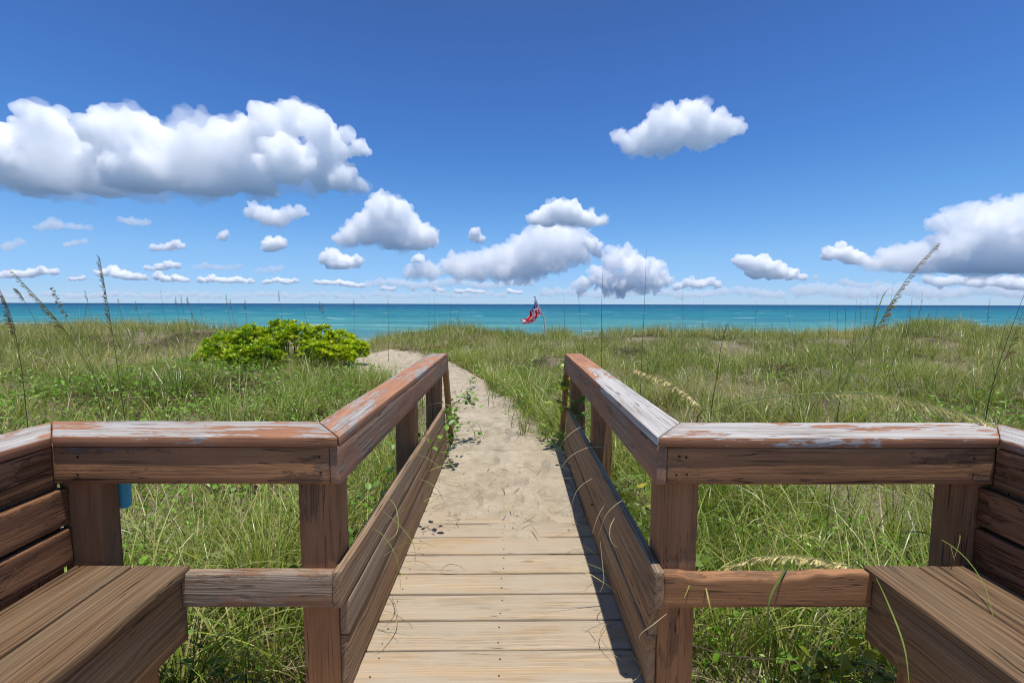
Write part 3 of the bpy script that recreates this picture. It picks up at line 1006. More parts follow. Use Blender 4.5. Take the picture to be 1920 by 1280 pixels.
# small bits lying on the sand of the path -----------------------------
DB = Soup()
n = 520
y = 3.0 + 12 * RNG.random(n) ** 1.4
x = np.interp(y, *PCX) + np.interp(y, *PHW) * np.clip(RNG.normal(0, 0.75, n), -1.1, 1.1)
z = np.where(y < 5.0, 0.035, ground_z(x, y) + 0.006)
c = np.where(RNG.random((n, 1)) < 0.5, np.array([0.20, 0.145, 0.09]), np.array([0.45, 0.36, 0.2])) * (0.6 + 0.7 * RNG.random((n, 1)))
v, q, c = blades(np.stack([x, y, z], -1), RNG.random(n) * 6.28, 0.02 + 0.16 * RNG.random(n) ** 2.5, np.full(n, 1.5), RNG.normal(0.0, 0.25, n), np.full(n, 0.004) + 0.004 * RNG.random(n), c, 3)
DB.add(v, q, c)
tag(DB.build('plant_litter', M['straw']), 'small twigs and dry plant bits scattered on the sandy path', None, None, 'stuff')

# lying straw, near only ---------------------------------------------
ST = Soup()
for (n, r0, r1, w) in ((9000, 1.7, 5.0, 0.004), (9000, 5.0, 10.0, 0.006), (9000, 10, 17, 0.010)):
    x, y = scatter(n, r0, r1)
    ok = veg_ok(x, y, 0.03) & (RNG.random(n) > np.clip(SAND_PATCH(x, y), 0, 1) * 0.9)
    x, y = x[ok], y[ok]; n = len(x)
    z = ground_z(x, y) + 0.01 + 0.14 * RNG.random(n) ** 2
    c = np.array([0.52, 0.42, 0.26]) * (0.4 + 0.9 * RNG.random((n, 1)))
    v, q, c = blades(np.stack([x, y, z], -1), RNG.random(n) * 6.28, 0.15 + 0.3 * RNG.random(n), 1.25 + 0.3 * RNG.random(n), RNG.normal(0.2, 0.35, n), np.full(n, w), c, 3)
    ST.add(v, q, c)
tag(ST.build('dry_grass_litter', M['straw']), 'dead straw lying among the green dune grass', None, None, 'stuff')


def leaves(pos, az, pitch, size, col, asp=0.62, fold=0.18, roll=None):
    """ovate leaves: 8 verts, 6 faces as quads; pos = leaf base"""
    n = len(pos)
    # (along, across, up) outline, midrib lowered
    o = np.array([[0, 0, 0], [0.30, -0.42, fold], [0.30, 0, 0], [0.30, 0.42, fold], [0.68, -0.40, fold], [0.68, 0, 0.02], [0.68, 0.40, fold], [1.0, 0, -0.06]])
    o = o * np.array([1, asp, 0.5])
    quads = np.array([[0, 2, 1, 1], [0, 3, 2, 2], [1, 2, 5, 4], [2, 3, 6, 5], [4, 5, 7, 7], [5, 6, 7, 7]])
    s = size[:, None]
    a, b, c = o[:, 0][None] * s, o[:, 1][None] * s, o[:, 2][None] * s
    if roll is None: roll = RNG.normal(0, 0.5, n)
    cr, sr = np.cos(roll)[:, None], np.sin(roll)[:, None]
    b, c = b * cr - c * sr, b * sr + c * cr
    cp, sp = np.cos(pitch)[:, None], np.sin(pitch)[:, None]
    a, c = a * cp - c * sp, a * sp + c * cp
    ca, sa = np.cos(az)[:, None], np.sin(az)[:, None]
    X = pos[:, 0:1] + a * ca - b * sa; Y = pos[:, 1:2] + a * sa + b * ca; Z = pos[:, 2:3] + c
    v = np.stack([X, Y, Z], -1).reshape(-1, 3)
    tri = np.array([[0, 2, 1], [0, 3, 2], [1, 2, 5], [1, 5, 4], [2, 3, 6], [2, 6, 5], [4, 5, 7], [5, 6, 7]])
    q = ((np.arange(n) * 8)[:, None, None] + tri[None]).reshape(-1, 3)
    return v, q, np.repeat(col, 8, 0)


# creeping broad-leaved ground cover -----------------------------------
LV = Soup()
for (n, r0, r1, s0, s1) in ((9000, 1.7, 4.6, 0.03, 0.07), (20000, 4.6, 9.5, 0.035, 0.075), (16000, 9.5, 14, 0.05, 0.09)):
    x, y = scatter(n, r0, r1)
    pat = smooth01(0.46, 0.60, fbm(x * 0.75 + 3, y * 0.75 + 8, 3) + 0.17 * smooth01(-0.8, -2.5, x) * smooth01(3.0, 4.5, y) + 0.25 * np.exp(-((x + 4.2) / 2.0) ** 2 - ((y - 9.0) / 1.6) ** 2) - 0.14 * smooth01(0.8, 2, x) * smooth01(3.4, 5, y) - 0.14 * smooth01(9, 11, y))
    ok = veg_ok(x, y, 0.02) & (RNG.random(n) < pat)
    x, y = x[ok], y[ok]; n = len(x)
    z = ground_z(x, y) + 0.03 + 0.26 * RNG.random(n)
    base = np.array([0.17, 0.33, 0.028]) * (0.55 + 0.9 * RNG.random((n, 1)))
    yel = (RNG.random(n) < 0.012)[:, None]
    base = np.where(yel, np.array([0.42, 0.36, 0.03]), base)
    v, q, c = leaves(np.stack([x, y, z], -1), RNG.random(n) * 6.28, RNG.normal(0.1, 0.45, n), s0 + (s1 - s0) * RNG.random(n), base)
    LV.add(v, q, c)
tag(LV.build('creeper_foliage', M['leaf']), 'low broad green creeper leaves spreading among the grass', None, None, 'stuff')
# ------------------------------------------------------------------ clouds
CLOUD_VIEW = Vector((0, 0, H))


def hash_noise3(p):
    """value noise for (n,3) arrays, 0..1"""
    i = np.floor(p).astype(np.int64); f = p - i
    f = f * f * (3 - 2 * f)

    def h(ix, iy, iz):
        k = (ix * 374761393 + iy * 668265263 + iz * 2147483647) & 0xffffffff
        k = ((k ^ (k >> 13)) * 1274126177) & 0xffffffff
        return ((k ^ (k >> 16)) & 0xffff) / 65535.0
    r = 0
    for dx in (0, 1):
        for dy in (0, 1):
            for dz in (0, 1):
                w = (f[:, 0] if dx else 1 - f[:, 0]) * (f[:, 1] if dy else 1 - f[:, 1]) * (f[:, 2] if dz else 1 - f[:, 2])
                r = r + w * h(i[:, 0] + dx, i[:, 1] + dy, i[:, 2] + dz)
    return r


def worley(p):
    """distance to the nearest jittered cell point, numpy"""
    p = p.astype(np.float32)
    i0 = np.floor(p).astype(np.int64); f = p - i0
    best = np.full(len(p), 9.0, np.float32)
    for dx in (-1, 0, 1):
        for dy in (-1, 0, 1):
            for dz in (-1, 0, 1):
                ix, iy, iz = i0[:, 0] + dx, i0[:, 1] + dy, i0[:, 2] + dz
                k = (ix * 374761393 + iy * 668265263 + iz * 2147483647) & 0xffffffff
                k = ((k ^ (k >> 13)) * 1274126177) & 0xffffffff
                k = k ^ (k >> 16)
                ox = (k & 1023) / 1023.0; oy = ((k >> 10) & 1023) / 1023.0; oz = ((k >> 20) & 1023) / 1023.0
                d = (dx + ox - f[:, 0]) ** 2 + (dy + oy - f[:, 1]) ** 2 + (dz + oz - f[:, 2]) ** 2
                best = np.minimum(best, d)
    return np.sqrt(best)


def billow(p):
    """cauliflower height: round bumps with sharp creases, three sizes"""
    q = p + 0.35 * np.stack([hash_noise3(p * 1.3), hash_noise3(p * 1.3 + 50), hash_noise3(p * 1.3 + 90)], -1)
    return 0.50 * (1 - worley(q)) + 0.32 * (1 - worley(q * 2.3 + 7.7)) + 0.26 * (1 - worley(q * 5.1 + 3.1)) + 0.19 * (1 - worley(q * 10.7 + 1.9))


_ico = {}


def ico(level):
    if level not in _ico:
        bm = bmesh.new(); bmesh.ops.create_icosphere(bm, subdivisions=level, radius=1)
        _ico[level] = (np.array([tuple(v.co) for v in bm.verts]), np.array([[v.index for v in f.verts] for f in bm.faces]))
        bm.free()
    return _ico[level]


def remeshed(tmp, size):
    md = tmp.modifiers.new('r', 'REMESH'); md.mode = 'VOXEL'; md.voxel_size = size
    dg = bpy.context.evaluated_depsgraph_get()
    me = bpy.data.meshes.new_from_object(tmp.evaluated_get(dg))
    old = tmp.data
    bpy.data.objects.remove(tmp); bpy.data.meshes.remove(old)
    return me


def cloud_mesh(name, lumps, dist, mat, depth=0.5, res=60, rough=0.28, flat=None, seed=1, kids=26):
    """lumps: (px, py, r_px) seen in the photo -> a solid cloud at that distance"""
    rng = np.random.default_rng(seed)
    sph = []
    full = list(lumps)
    for a, b in zip(lumps, lumps[1:]):                 # bridge neighbours so that a bank hangs together
        gap = math.hypot(a[0] - b[0], a[1] - b[1])
        if 0.8 * min(a[2], b[2]) < gap < 3.4 * (a[2] + b[2]):
            nb = int(gap / (0.6 * (a[2] + b[2]) / 2)) if len(lumps) < 9 else 1
            for k in range(1, nb + 1):
                f = k / (nb + 1)
                full.append((a[0] + (b[0] - a[0]) * f, a[1] + (b[1] - a[1]) * f + rng.uniform(0, 0.35) * min(a[2], b[2]), min(a[2], b[2]) * rng.uniform(0.55, 0.9)))
    for (px, py, r) in full:
        c = at_y(px, py, dist)
        R = r / F * dist
        c = np.array(c) + np.array([0, rng.normal(0, depth) * R, 0])
        sph.append((c, R))
        for k in range(kids):
            d = rng.normal(size=3); d /= np.linalg.norm(d)
            if d[2] < -0.25: d[2] *= 0.3
            r2 = R * rng.uniform(0.22, 0.48)
            c2 = c + d * (R * rng.uniform(0.75, 1.0))
            sph.append((c2, r2))
            for m in range(3):
                d2 = d + rng.normal(size=3) * 0.7; d2 /= np.linalg.norm(d2)
                sph.append((c2 + d2 * r2 * 0.9, r2 * rng.uniform(0.3, 0.55)))
    V, Fc, n = [], [], 0
    v0, f0 = ico(2)
    for c, R in sph:
        V.append(v0 * R * np.array([1, 1, 0.9]) + c); Fc.append(f0 + n); n += len(v0)
    width = max(l[0] + l[2] for l in lumps) - min(l[0] - l[2] for l in lumps)
    me = remeshed(np_mesh(name + '_tmp', np.concatenate(V), np.concatenate(Fc), None, None, False), width / F * dist / res)
    k = len(me.vertices)
    co = np.empty(k * 3, np.float32); me.vertices.foreach_get('co', co); co = co.reshape(-1, 3).astype(float)
    no = np.empty(k * 3, np.float32); me.vertices.foreach_get('normal', no); no = no.reshape(-1, 3)
    s = np.mean([l[2] for l in lumps]) / F * dist
    b = billow(co / (s * 0.95) + seed * 3.3)
    co = co + no * ((b - 0.50) * rough * 2.6 * s)[:, None]
    if flat is not None:                               # condensation level: cut the base almost level
        zb = at_y(960, flat, dist).z
        low = co[:, 2] < zb
        co[low, 2] = zb + (co[low, 2] - zb) * 0.25
    me.vertices.foreach_set('co', co.astype(np.float32).ravel())
    me.update()
    me = remeshed(link(bpy.data.objects.new(name + '_tmp', me)), width / F * dist / res * 0.9)   # heals folds made by the displacement
    me.polygons.foreach_set('use_smooth', np.ones(len(me.polygons), bool))
    me.materials.clear(); me.materials.append(mat)
    me.name = name
    o = bpy.data.objects.new(name, me)
    link(o)
    return o


def cloud_mat(name, density, g=0.7, col=1.0):
    t = NT(name)
    v = t.new('ShaderNodeVolumePrincipled')
    v.inputs['Color'].default_value = (col, col, col, 1)
    v.inputs['Density'].default_value = density
    v.inputs['Anisotropy'].default_value = g
    t.l.new(v.outputs[0], t.out.inputs['Volume'])
    return t.m


CLOUDS = [
    # lumps, distance, base row or None, optical depth per lump radius, resolution, rough, label
    ([(40, 290, 55), (100, 232, 40), (30, 240, 22), (150, 305, 55), (215, 240, 44), (262, 236, 42), (260, 310, 58), (330, 295, 58), (345, 262, 34), (420, 280, 62), (415, 240, 30), (470, 245, 36), (510, 235, 44), (548, 210, 30), (585, 222, 32), (620, 262, 30), (600, 275, 36), (560, 305, 44), (640, 322, 26), (672, 338, 14), (470, 325, 36), (380, 335, 36), (90, 320, 40), (0, 290, 60), (-60, 280, 60), (645, 240, 12)],
     2900, 360, 3.2, 215, 0.36, 'huge white cumulus cloud with a flat grey base filling the upper left sky'),
    ([(672, 277, 13), (656, 286, 8), (684, 282, 7)], 2900, None, 1.1, 40, 0.5, 'small white cloud tuft just right of the huge cumulus'),
    ([(1165, 258, 11), (1180, 272, 12), (1205, 255, 15), (1235, 235, 22), (1225, 262, 22), (1262, 248, 30), (1290, 222, 26), (1310, 205, 13), (1318, 245, 28), (1350, 243, 22), (1385, 238, 12), (1190, 284, 9), (1250, 275, 18)],
     3300, None, 1.7, 120, 0.42, 'lone white cloud with ragged wings high in the clear blue sky'),
    ([(722, 396, 24), (698, 420, 26), (745, 402, 24), (668, 436, 20), (652, 446, 14), (735, 440, 26), (770, 425, 18), (790, 445, 20), (762, 458, 16), (810, 440, 10)],
     5200, 468, 2.2, 100, 0.4, 'tall puffy white cumulus left of the flag above the sea'),
    ([(1048, 396, 18), (1028, 408, 17), (1075, 404, 19), (1105, 411, 14), (1003, 411, 11), (1128, 414, 8)], 4600, 424, 2.2, 90, 0.3, 'compact white cumulus with flat base high above the flag'),
    ([(1018, 446, 20), (1000, 468, 26), (1055, 458, 28), (1084, 452, 16), (1075, 475, 18), (962, 486, 24), (925, 488, 18), (1008, 490, 26), (885, 497, 18), (852, 502, 15), (1040, 488, 22), (812, 506, 12), (775, 510, 9), (940, 508, 15), (985, 512, 14), (900, 512, 12), (860, 515, 9)],
     7000, None, 1.2, 130, 0.85, 'broken bank of white cumulus directly above the flag, stepping up to the right'),
    ([(1112, 462, 12), (1121, 474, 8), (1100, 452, 7)], 6500, None, 0.9, 40, 0.5, 'small pale cloud beside the broken bank, above the tall bare stalk'),
    ([(1150, 490, 15), (1180, 478, 9), (1190, 505, 16), (1230, 510, 15), (1212, 496, 11), (1120, 520, 13), (1140, 532, 13), (1170, 534, 14), (1205, 532, 13), (1245, 524, 12), (1090, 535, 9)], 9000, None, 0.75, 100, 0.95, 'loose speckled patch of small clouds behind the two tall bare stalks'),
    ([(1398, 494, 14), (1385, 488, 8), (1428, 499, 16), (1455, 500, 9), (1458, 509, 13), (1490, 514, 10), (1418, 510, 13), (1510, 521, 6)], 8000, 524, 1.9, 80, 0.4, 'white cumulus by itself low over the sea, right of centre'),
    ([(1905, 392, 26), (1868, 392, 22), (1830, 400, 17), (1792, 400, 13), (1755, 406, 10), (1815, 425, 26), (1860, 418, 28), (1900, 430, 34), (1850, 445, 34), (1800, 447, 27), (1765, 460, 24), (1725, 470, 18), (1690, 472, 18), (1660, 482, 13), (1640, 490, 9), (1700, 490, 14), (1740, 490, 18), (1880, 486, 30), (1830, 485, 24), (1785, 490, 18), (1925, 475, 38), (1975, 440, 50)],
     6000, 506, 1.25, 170, 0.7, 'large towering white cloud mass at the right edge behind the big sea oat'),
    ([(1558, 477, 11), (1582, 474, 15), (1600, 484, 13), (1620, 494, 9)], 6200, 494, 2.0, 60, 0.35, 'small rounded white cloud left of the large right hand cloud mass'),
    ([(1735, 524, 7), (1765, 530, 9), (1790, 524, 7), (1830, 530, 10), (1860, 526, 9), (1895, 530, 12), (1925, 532, 12)], 11000, None, 1.2, 100, 0.5, 'low pale band of cloud beneath the large right hand cloud mass'),
    ([(510, 459, 13), (523, 456, 11), (500, 466, 8)], 6000, 473, 2.2, 50, 0.3, 'single small bright white puff above the green bush'),
    ([(610, 484, 12), (625, 478, 9), (640, 493, 14), (665, 491, 11), (625, 500, 8)], 7500, 505, 1.8, 70, 0.4, 'low white puff with two humps right of the single bright puff'),
    ([(478, 398, 12), (500, 406, 13), (518, 412, 12), (546, 400, 10), (562, 396, 7)], 4600, None, 0.6, 70, 0.6, 'thin ragged grey white cloud hanging under the huge cumulus'),
    ([(892, 438, 9), (900, 448, 7), (886, 446, 6)], 5200, None, 0.9, 40, 0.4, 'little cloud puff between the tall cumulus and the broken bank'),
    ([(785, 484, 8), (792, 488, 6), (777, 489, 5)], 7000, None, 1.6, 30, 0.3, 'tiny bright puff right under the tall cumulus'),
    ([(418, 438, 6), (416, 446, 6)], 5200, None, 0.7, 30, 0.4, 'tiny pale puff alone left of the single bright puff'),
    ([(70, 427, 5), (92, 423, 8), (110, 420, 9), (128, 424, 6), (165, 427, 5)], 5200, None, 0.35, 60, 0.5, 'thin grey violet cloud streak highest at the far left'),
    ([(230, 413, 5), (246, 416, 7), (266, 418, 6), (279, 416, 4)], 5200, None, 0.4, 50, 0.5, 'thin grey cloud streak right of the highest grey violet streak'),
    ([(5, 463, 6), (22, 460, 7), (38, 453, 6)], 6000, None, 0.35, 40, 0.5, 'faint grey wisp at the left edge of the sky'),
    ([(120, 459, 4), (140, 456, 5), (162, 452, 4)], 6500, None, 0.35, 40, 0.5, 'faint flat grey wisp above the upright sea oat'),
    ([(290, 465, 5), (312, 463, 7), (332, 458, 7), (345, 463, 5)], 6500, None, 0.8, 50, 0.5, 'flat pale cloud with a lit top over the left dune'),
    ([(280, 503, 4), (300, 502, 6), (318, 497, 7), (334, 498, 5)], 8000, None, 0.9, 50, 0.5, 'small flat white cloud just above the horizon row, below the flat pale cloud'),
    ([(365, 501, 4), (385, 498, 6), (402, 501, 5), (430, 502, 5), (450, 499, 4)], 8000, None, 0.3, 60, 0.5, 'blue grey streak beside the small flat white cloud'),
    ([(485, 508, 5), (510, 505, 7), (528, 502, 5)], 8000, None, 0.3, 50, 0.5, 'blue grey streak under the single bright puff'),
    ([(5, 516, 6), (25, 514, 8), (50, 512, 8), (80, 508, 7), (102, 510, 6)], 13000, 524, 1.8, 80, 0.35, 'bright cloud row at the left edge above the sea horizon'),
    ([(157, 521, 4), (133, 523, 4)], 13000, None, 1.2, 30, 0.3, 'two tiny puffs in the horizon row beside the upright sea oat'),
    ([(190, 512, 7), (210, 508, 9), (232, 516, 8), (255, 519, 7), (272, 521, 5)], 13000, 527, 2.0, 80, 0.35, 'highest bright cloud of the horizon row behind the upright sea oat'),
    ([(296, 518, 7), (310, 523, 6), (332, 521, 6), (345, 526, 5)], 13000, 530, 1.9, 70, 0.35, 'bright double topped cloud of the horizon row, right of the highest one'),
    ([(380, 525, 6), (400, 522, 6), (420, 526, 6), (445, 524, 6), (468, 528, 5)], 14000, 532, 1.7, 80, 0.35, 'long low bright cloud of the horizon row left of the bush'),
    ([(497, 529, 4), (520, 524, 5), (540, 529, 5), (555, 526, 4)], 15000, 535, 1.6, 60, 0.35, 'low bright cloud of the horizon row straight above the bush'),
    ([(592, 529, 4), (610, 530, 5), (635, 529, 5), (655, 533, 5), (680, 536, 5)], 15000, 540, 1.5, 70, 0.35, 'low cloud of the horizon row between bush and path'),
    ([(718, 540, 5), (740, 541, 4), (775, 541, 4), (815, 541, 6), (830, 545, 4)], 16000, None, 1.0, 80, 0.4, 'faint low cloud dots left of the flag just above the horizon'),
    ([(855, 546, 4), (880, 545, 4), (905, 547, 4), (955, 546, 5), (975, 548, 4)], 16000, None, 0.8, 80, 0.4, 'faint low cloud dots right behind the flag top'),
    ([(1268, 538, 6), (1290, 530, 8), (1312, 534, 7), (1332, 527, 7), (1345, 534, 6)], 12000, None, 1.2, 70, 0.5, 'low white cloud pair between the bare stalks and the lone low cumulus'),
    ([(1530, 520, 5), (1580, 528, 6), (1600, 532, 5), (1625, 536, 5), (1650, 530, 5)], 12000, None, 0.4, 80, 0.5, 'faint low veil under the small rounded right hand cloud'),
    ([(x_, 553 + 2 * math.sin(x_ * .05), 5.5) for x_ in range(-20, 420, 24)], 17000, None, 0.50, 170, 0.6, 'faint pale cloud veil lying along the horizon at far left'),
    ([(x_, 553 + 2 * math.sin(x_ * .06), 5.5) for x_ in range(440, 960, 24)], 17500, None, 0.48, 170, 0.6, 'faint pale cloud veil along the horizon between bush and flag'),
    ([(x_, 549 + 4 * math.sin(x_ * .04), 7.5) for x_ in range(1020, 1480, 26)], 16500, None, 0.50, 170, 0.7, 'faint pale cloud veil along the horizon right of the flag'),
    ([(x_, 546 + 5 * math.sin(x_ * .04), 10) for x_ in range(1500, 1960, 30)], 15500, None, 0.50, 170, 0.7, 'grey blue cloud veil along the horizon at far right'),
    ([(x_, 532 + 4 * math.sin(x_ * .05), 6) for x_ in range(690, 1010, 22)], 15000, None, 0.50, 150, 0.9, 'broken pale cloud line low over the sea behind the broken bank'),
]
CLOUDS = [(([(a, b + 14, r * 0.80) for a, b, r in c[0]],) + c[1:]) if c[1] == 2900 and len(c[0]) > 9 else
          (([(a, b + 9, r * 0.88) for a, b, r in c[0]],) + c[1:]) if c[-1].startswith('large towering') else c for c in CLOUDS]
_cm = {}
for i_, (lumps_, dist_, flat_, tau_, res_, rough_, lab_) in enumerate(CLOUDS):
    rm = float(np.mean([l[2] for l in lumps_])) / F * dist_
    o_ = cloud_mesh('cloud', lumps_, dist_, cloud_mat('cloud_vapour', ((0.78 if rm / dist_ * F > 15 else 1.2) * tau_ if tau_ > 0.9 else (1.7 if tau_ > 0.5 else 0.85) * tau_) / rm, 0.15 if tau_ > 0.9 else 0.0), res=int(res_ * 1.25), rough=rough_ * 1.35, flat=flat_, seed=i_ + 1, kids=18)
    tag(o_, lab_, 'cloud', 'clouds over the sea')
    if rm / dist_ * F > 12 and tau_ > 0.9:            # thin torn vapour round the thick part
        big_ = [(a + random.uniform(-.25, .25) * r, b + 0.06 * r, r * random.uniform(0.92, 1.06)) for a, b, r in lumps_]
        f_ = cloud_mesh('vapour_fringe', big_, dist_, cloud_mat('thin_vapour', 0.5 / rm, 0.25), res=int(res_ * 0.8), rough=0.62, flat=None, seed=i_ + 50, kids=16)
        f_.parent = o_
# ------------------------------------------------------------------ the green bush
M['bush_leaf'] = leaf_mat('glossy_bush_leaf', 0.34, 0.32, 0.5)
t = NT('bark')
bk = t.noise(t.new('ShaderNodeTexCoord').outputs['Object'], 40, 4, 0.6)
M['bark'] = t.done(t.principled(t.mix(bk, (0.10, 0.075, 0.045), (0.24, 0.19, 0.12)), 0.9, None, 0.1))


def tube(pts, radii, sides=5):
    """tapering tube through pts -> verts, quads"""
    pts = [Vector(p) for p in pts]
    V, Qd = [], []
    up = Vector((0.13, 0.31, 0.94)).normalized()
    for i, p in enumerate(pts):
        d = (pts[min(i + 1, len(pts) - 1)] - pts[max(i - 1, 0)]).normalized()
        a = d.cross(up)
        if a.length < 1e-3: a = d.cross(Vector((1, 0, 0)))
        a.normalize(); b = d.cross(a)
        for k in range(sides):
            th = 6.2832 * k / sides
            V.append(tuple(p + (a * math.cos(th) + b * math.sin(th)) * radii[i]))
    for i in range(len(pts) - 1):
        for k in range(sides):
            q = (i * sides + k, i * sides + (k + 1) % sides, (i + 1) * sides + (k + 1) % sides, (i + 1) * sides + k)
            Qd.append(q)
    return V, Qd


class Tubes:
    def __init__(self): self.v, self.q, self.c = [], [], []

    def add(self, pts, radii, col=(0.2, 0.2, 0.1), sides=5):
        v, q = tube(pts, radii, sides)
        b = len(self.v)
        self.v += v; self.q += [tuple(i + b for i in f) for f in q]; self.c += [col] * len(v)

    def build(self, name, mat, parent=None):
        c = np.array(self.c, float)
        c4 = np.concatenate([c, np.ones((len(c), 1))], 1)
        return np_mesh(name, np.array(self.v), np.array(self.q), mat, parent, True, {'col': ('FLOAT_COLOR', c4)})


def bush():
    # lumps that give the outline seen in the photo
    L = []
    for (px, py, r, y) in ((420, 662, 36, 10.6), (475, 640, 30, 11.0), (525, 632, 30, 11.3), (555, 640, 34, 10.8), (600, 642, 30, 11.3), (640, 650, 28, 11.4), (668, 662, 22, 11.3), (500, 670, 34, 10.3), (590, 668, 30, 10.5), (395, 680, 26, 10.2), (455, 680, 30, 10.0), (640, 672, 24, 10.8)):
        p = at_y(px, py, y); L.append((np.array(p), r / F * y))
    base = (float(np.mean([l[0][0] for l in L])), 10.9, float(ground_z(-5.5, 10.9)))
    root = thing('shrub', 'rounded bright yellow green glossy leaved shrub beside the sandy path', 'shrub', base)
    n = 2000
    pos, nor = [], []
    while len(pos) < n:
        c, r = L[RNG.integers(len(L))]
        d = RNG.normal(size=3); d /= np.linalg.norm(d)
        if d[2] < -0.35: continue
        p = c + d * r * np.array([1, 1.15, 1]) * RNG.uniform(0.72, 1.08)
        inside = max(1 - np.linalg.norm((p - c2) / (r2 * np.array([1, 1.15, 1]))) for c2, r2 in L)
        if inside > 0.42 or p[2] < float(ground_z(p[0], p[1])) + 0.03: continue
        pos.append(p); nor.append(d)
    pos, nor = np.array(pos), np.array(nor)
    k = 10                                             # a rosette of leaves round each twig end
    m = n * k
    P = np.repeat(pos, k, 0); N = np.repeat(nor + np.array([0, 0, 0.9]), k, 0)
    az = np.tile(np.arange(k) * 2.4, n) + np.repeat(RNG.random(n) * 6.28, k)
    pit = np.tile(np.linspace(0.05, 1.15, k), n) + RNG.normal(0, 0.15, m)
    # tilt the rosette outward
    tilt_az = np.arctan2(N[:, 1], N[:, 0]); tilt = np.clip(np.hypot(N[:, 0], N[:, 1]) * 0.55, 0, 0.8)
    pit = pit - tilt * 0.6 * np.cos(az - tilt_az)
    az = az - 0.0
    hue = np.clip(RNG.normal(0.45, 0.22, n) + 0.22 * smooth01(-5.0, -4.0, pos[:, 0]), 0, 1)[:, None]
    c = np.array([0.13, 0.29, 0.012]) * (1 - hue) + np.array([0.58, 0.66, 0.022]) * hue
    c = np.repeat(c, k, 0) * (0.55 + 0.85 * RNG.random((m, 1)))
    yel = (RNG.random(m) < 0.03)[:, None]
    c = np.where(yel, np.array([0.55, 0.46, 0.03]), c)
    v, q, cc = leaves(P + 0.012 * np.stack([np.cos(az), np.sin(az), 0 * az], -1), az, pit, 0.065 + 0.05 * RNG.random(m), c, asp=0.50, fold=0.10, roll=RNG.normal(0, 0.2, m))
    S = Soup(); S.add(v, q, cc); S.build('foliage', M['bush_leaf'], root, True)
    T = Tubes()
    for i in range(0, n, 12):
        p = pos[i]; b0 = np.array([p[0] * 0.6 + base[0] * 0.4, p[1] * 0.6 + 10.9 * 0.4, 0]); b0[2] = float(ground_z(b0[0], b0[1])) - 0.03
        mid = b0 * 0.45 + p * 0.55 + np.array([0, 0, 0.05])
        T.add([b0, mid, p], [0.014, 0.010, 0.005])
    T.build('stem', M['bark'], root)


bush()

# ------------------------------------------------------------------ sea oats
GREEN_STEM = (0.13, 0.17, 0.045); TAN_STEM = (0.30, 0.25, 0.11); BROWN = (0.20, 0.115, 0.04)
GOLD = (0.36, 0.235, 0.065); PALE = (0.66, 0.58, 0.33); OLIVE = (0.26, 0.22, 0.06)


def curve_pts(ctrl, n=26):
    """Catmull-Rom through control points"""
    c = [Vector(p) for p in ctrl]
    c = [c[0] * 2 - c[1]] + c + [c[-1] * 2 - c[-2]]
    out = []
    segs = len(c) - 3
    for i in range(n):
        u = i / (n - 1) * segs
        k = min(int(u), segs - 1); f = u - k
        a, b, d, e = c[k], c[k + 1], c[k + 2], c[k + 3]
        out.append(0.5 * ((2 * b) + (d - a) * f + (2 * a - 5 * b + 4 * d - e) * f ** 2 + (3 * b - a - 3 * d + e) * f ** 3))
    return out


def spikelets(bases, dirs, sizes, cols):
    """flat oval seed spikelets: two crossed lozenges each"""
    V, Qd, C = [], [], []
    for b, d, s, c in zip(bases, dirs, sizes, cols):
        d = Vector(d).normalized(); b = Vector(b)
        r = Vector((random.gauss(0, 1), random.gauss(0, 1), random.gauss(0, 1)))
        a = d.cross(r).normalized(); a2 = d.cross(a)
        for w in (a, a2 * 0.55):
            k = len(V)
            V += [tuple(b), tuple(b + d * s * 0.45 + w * s * 0.15), tuple(b + d * s), tuple(b + d * s * 0.45 - w * s * 0.15)]
            Qd.append((k, k + 1, k + 2, k + 3))
            f = random.uniform(0.7, 1.3)
            C += [tuple(x * f for x in c)] * 4
    return V, Qd, C


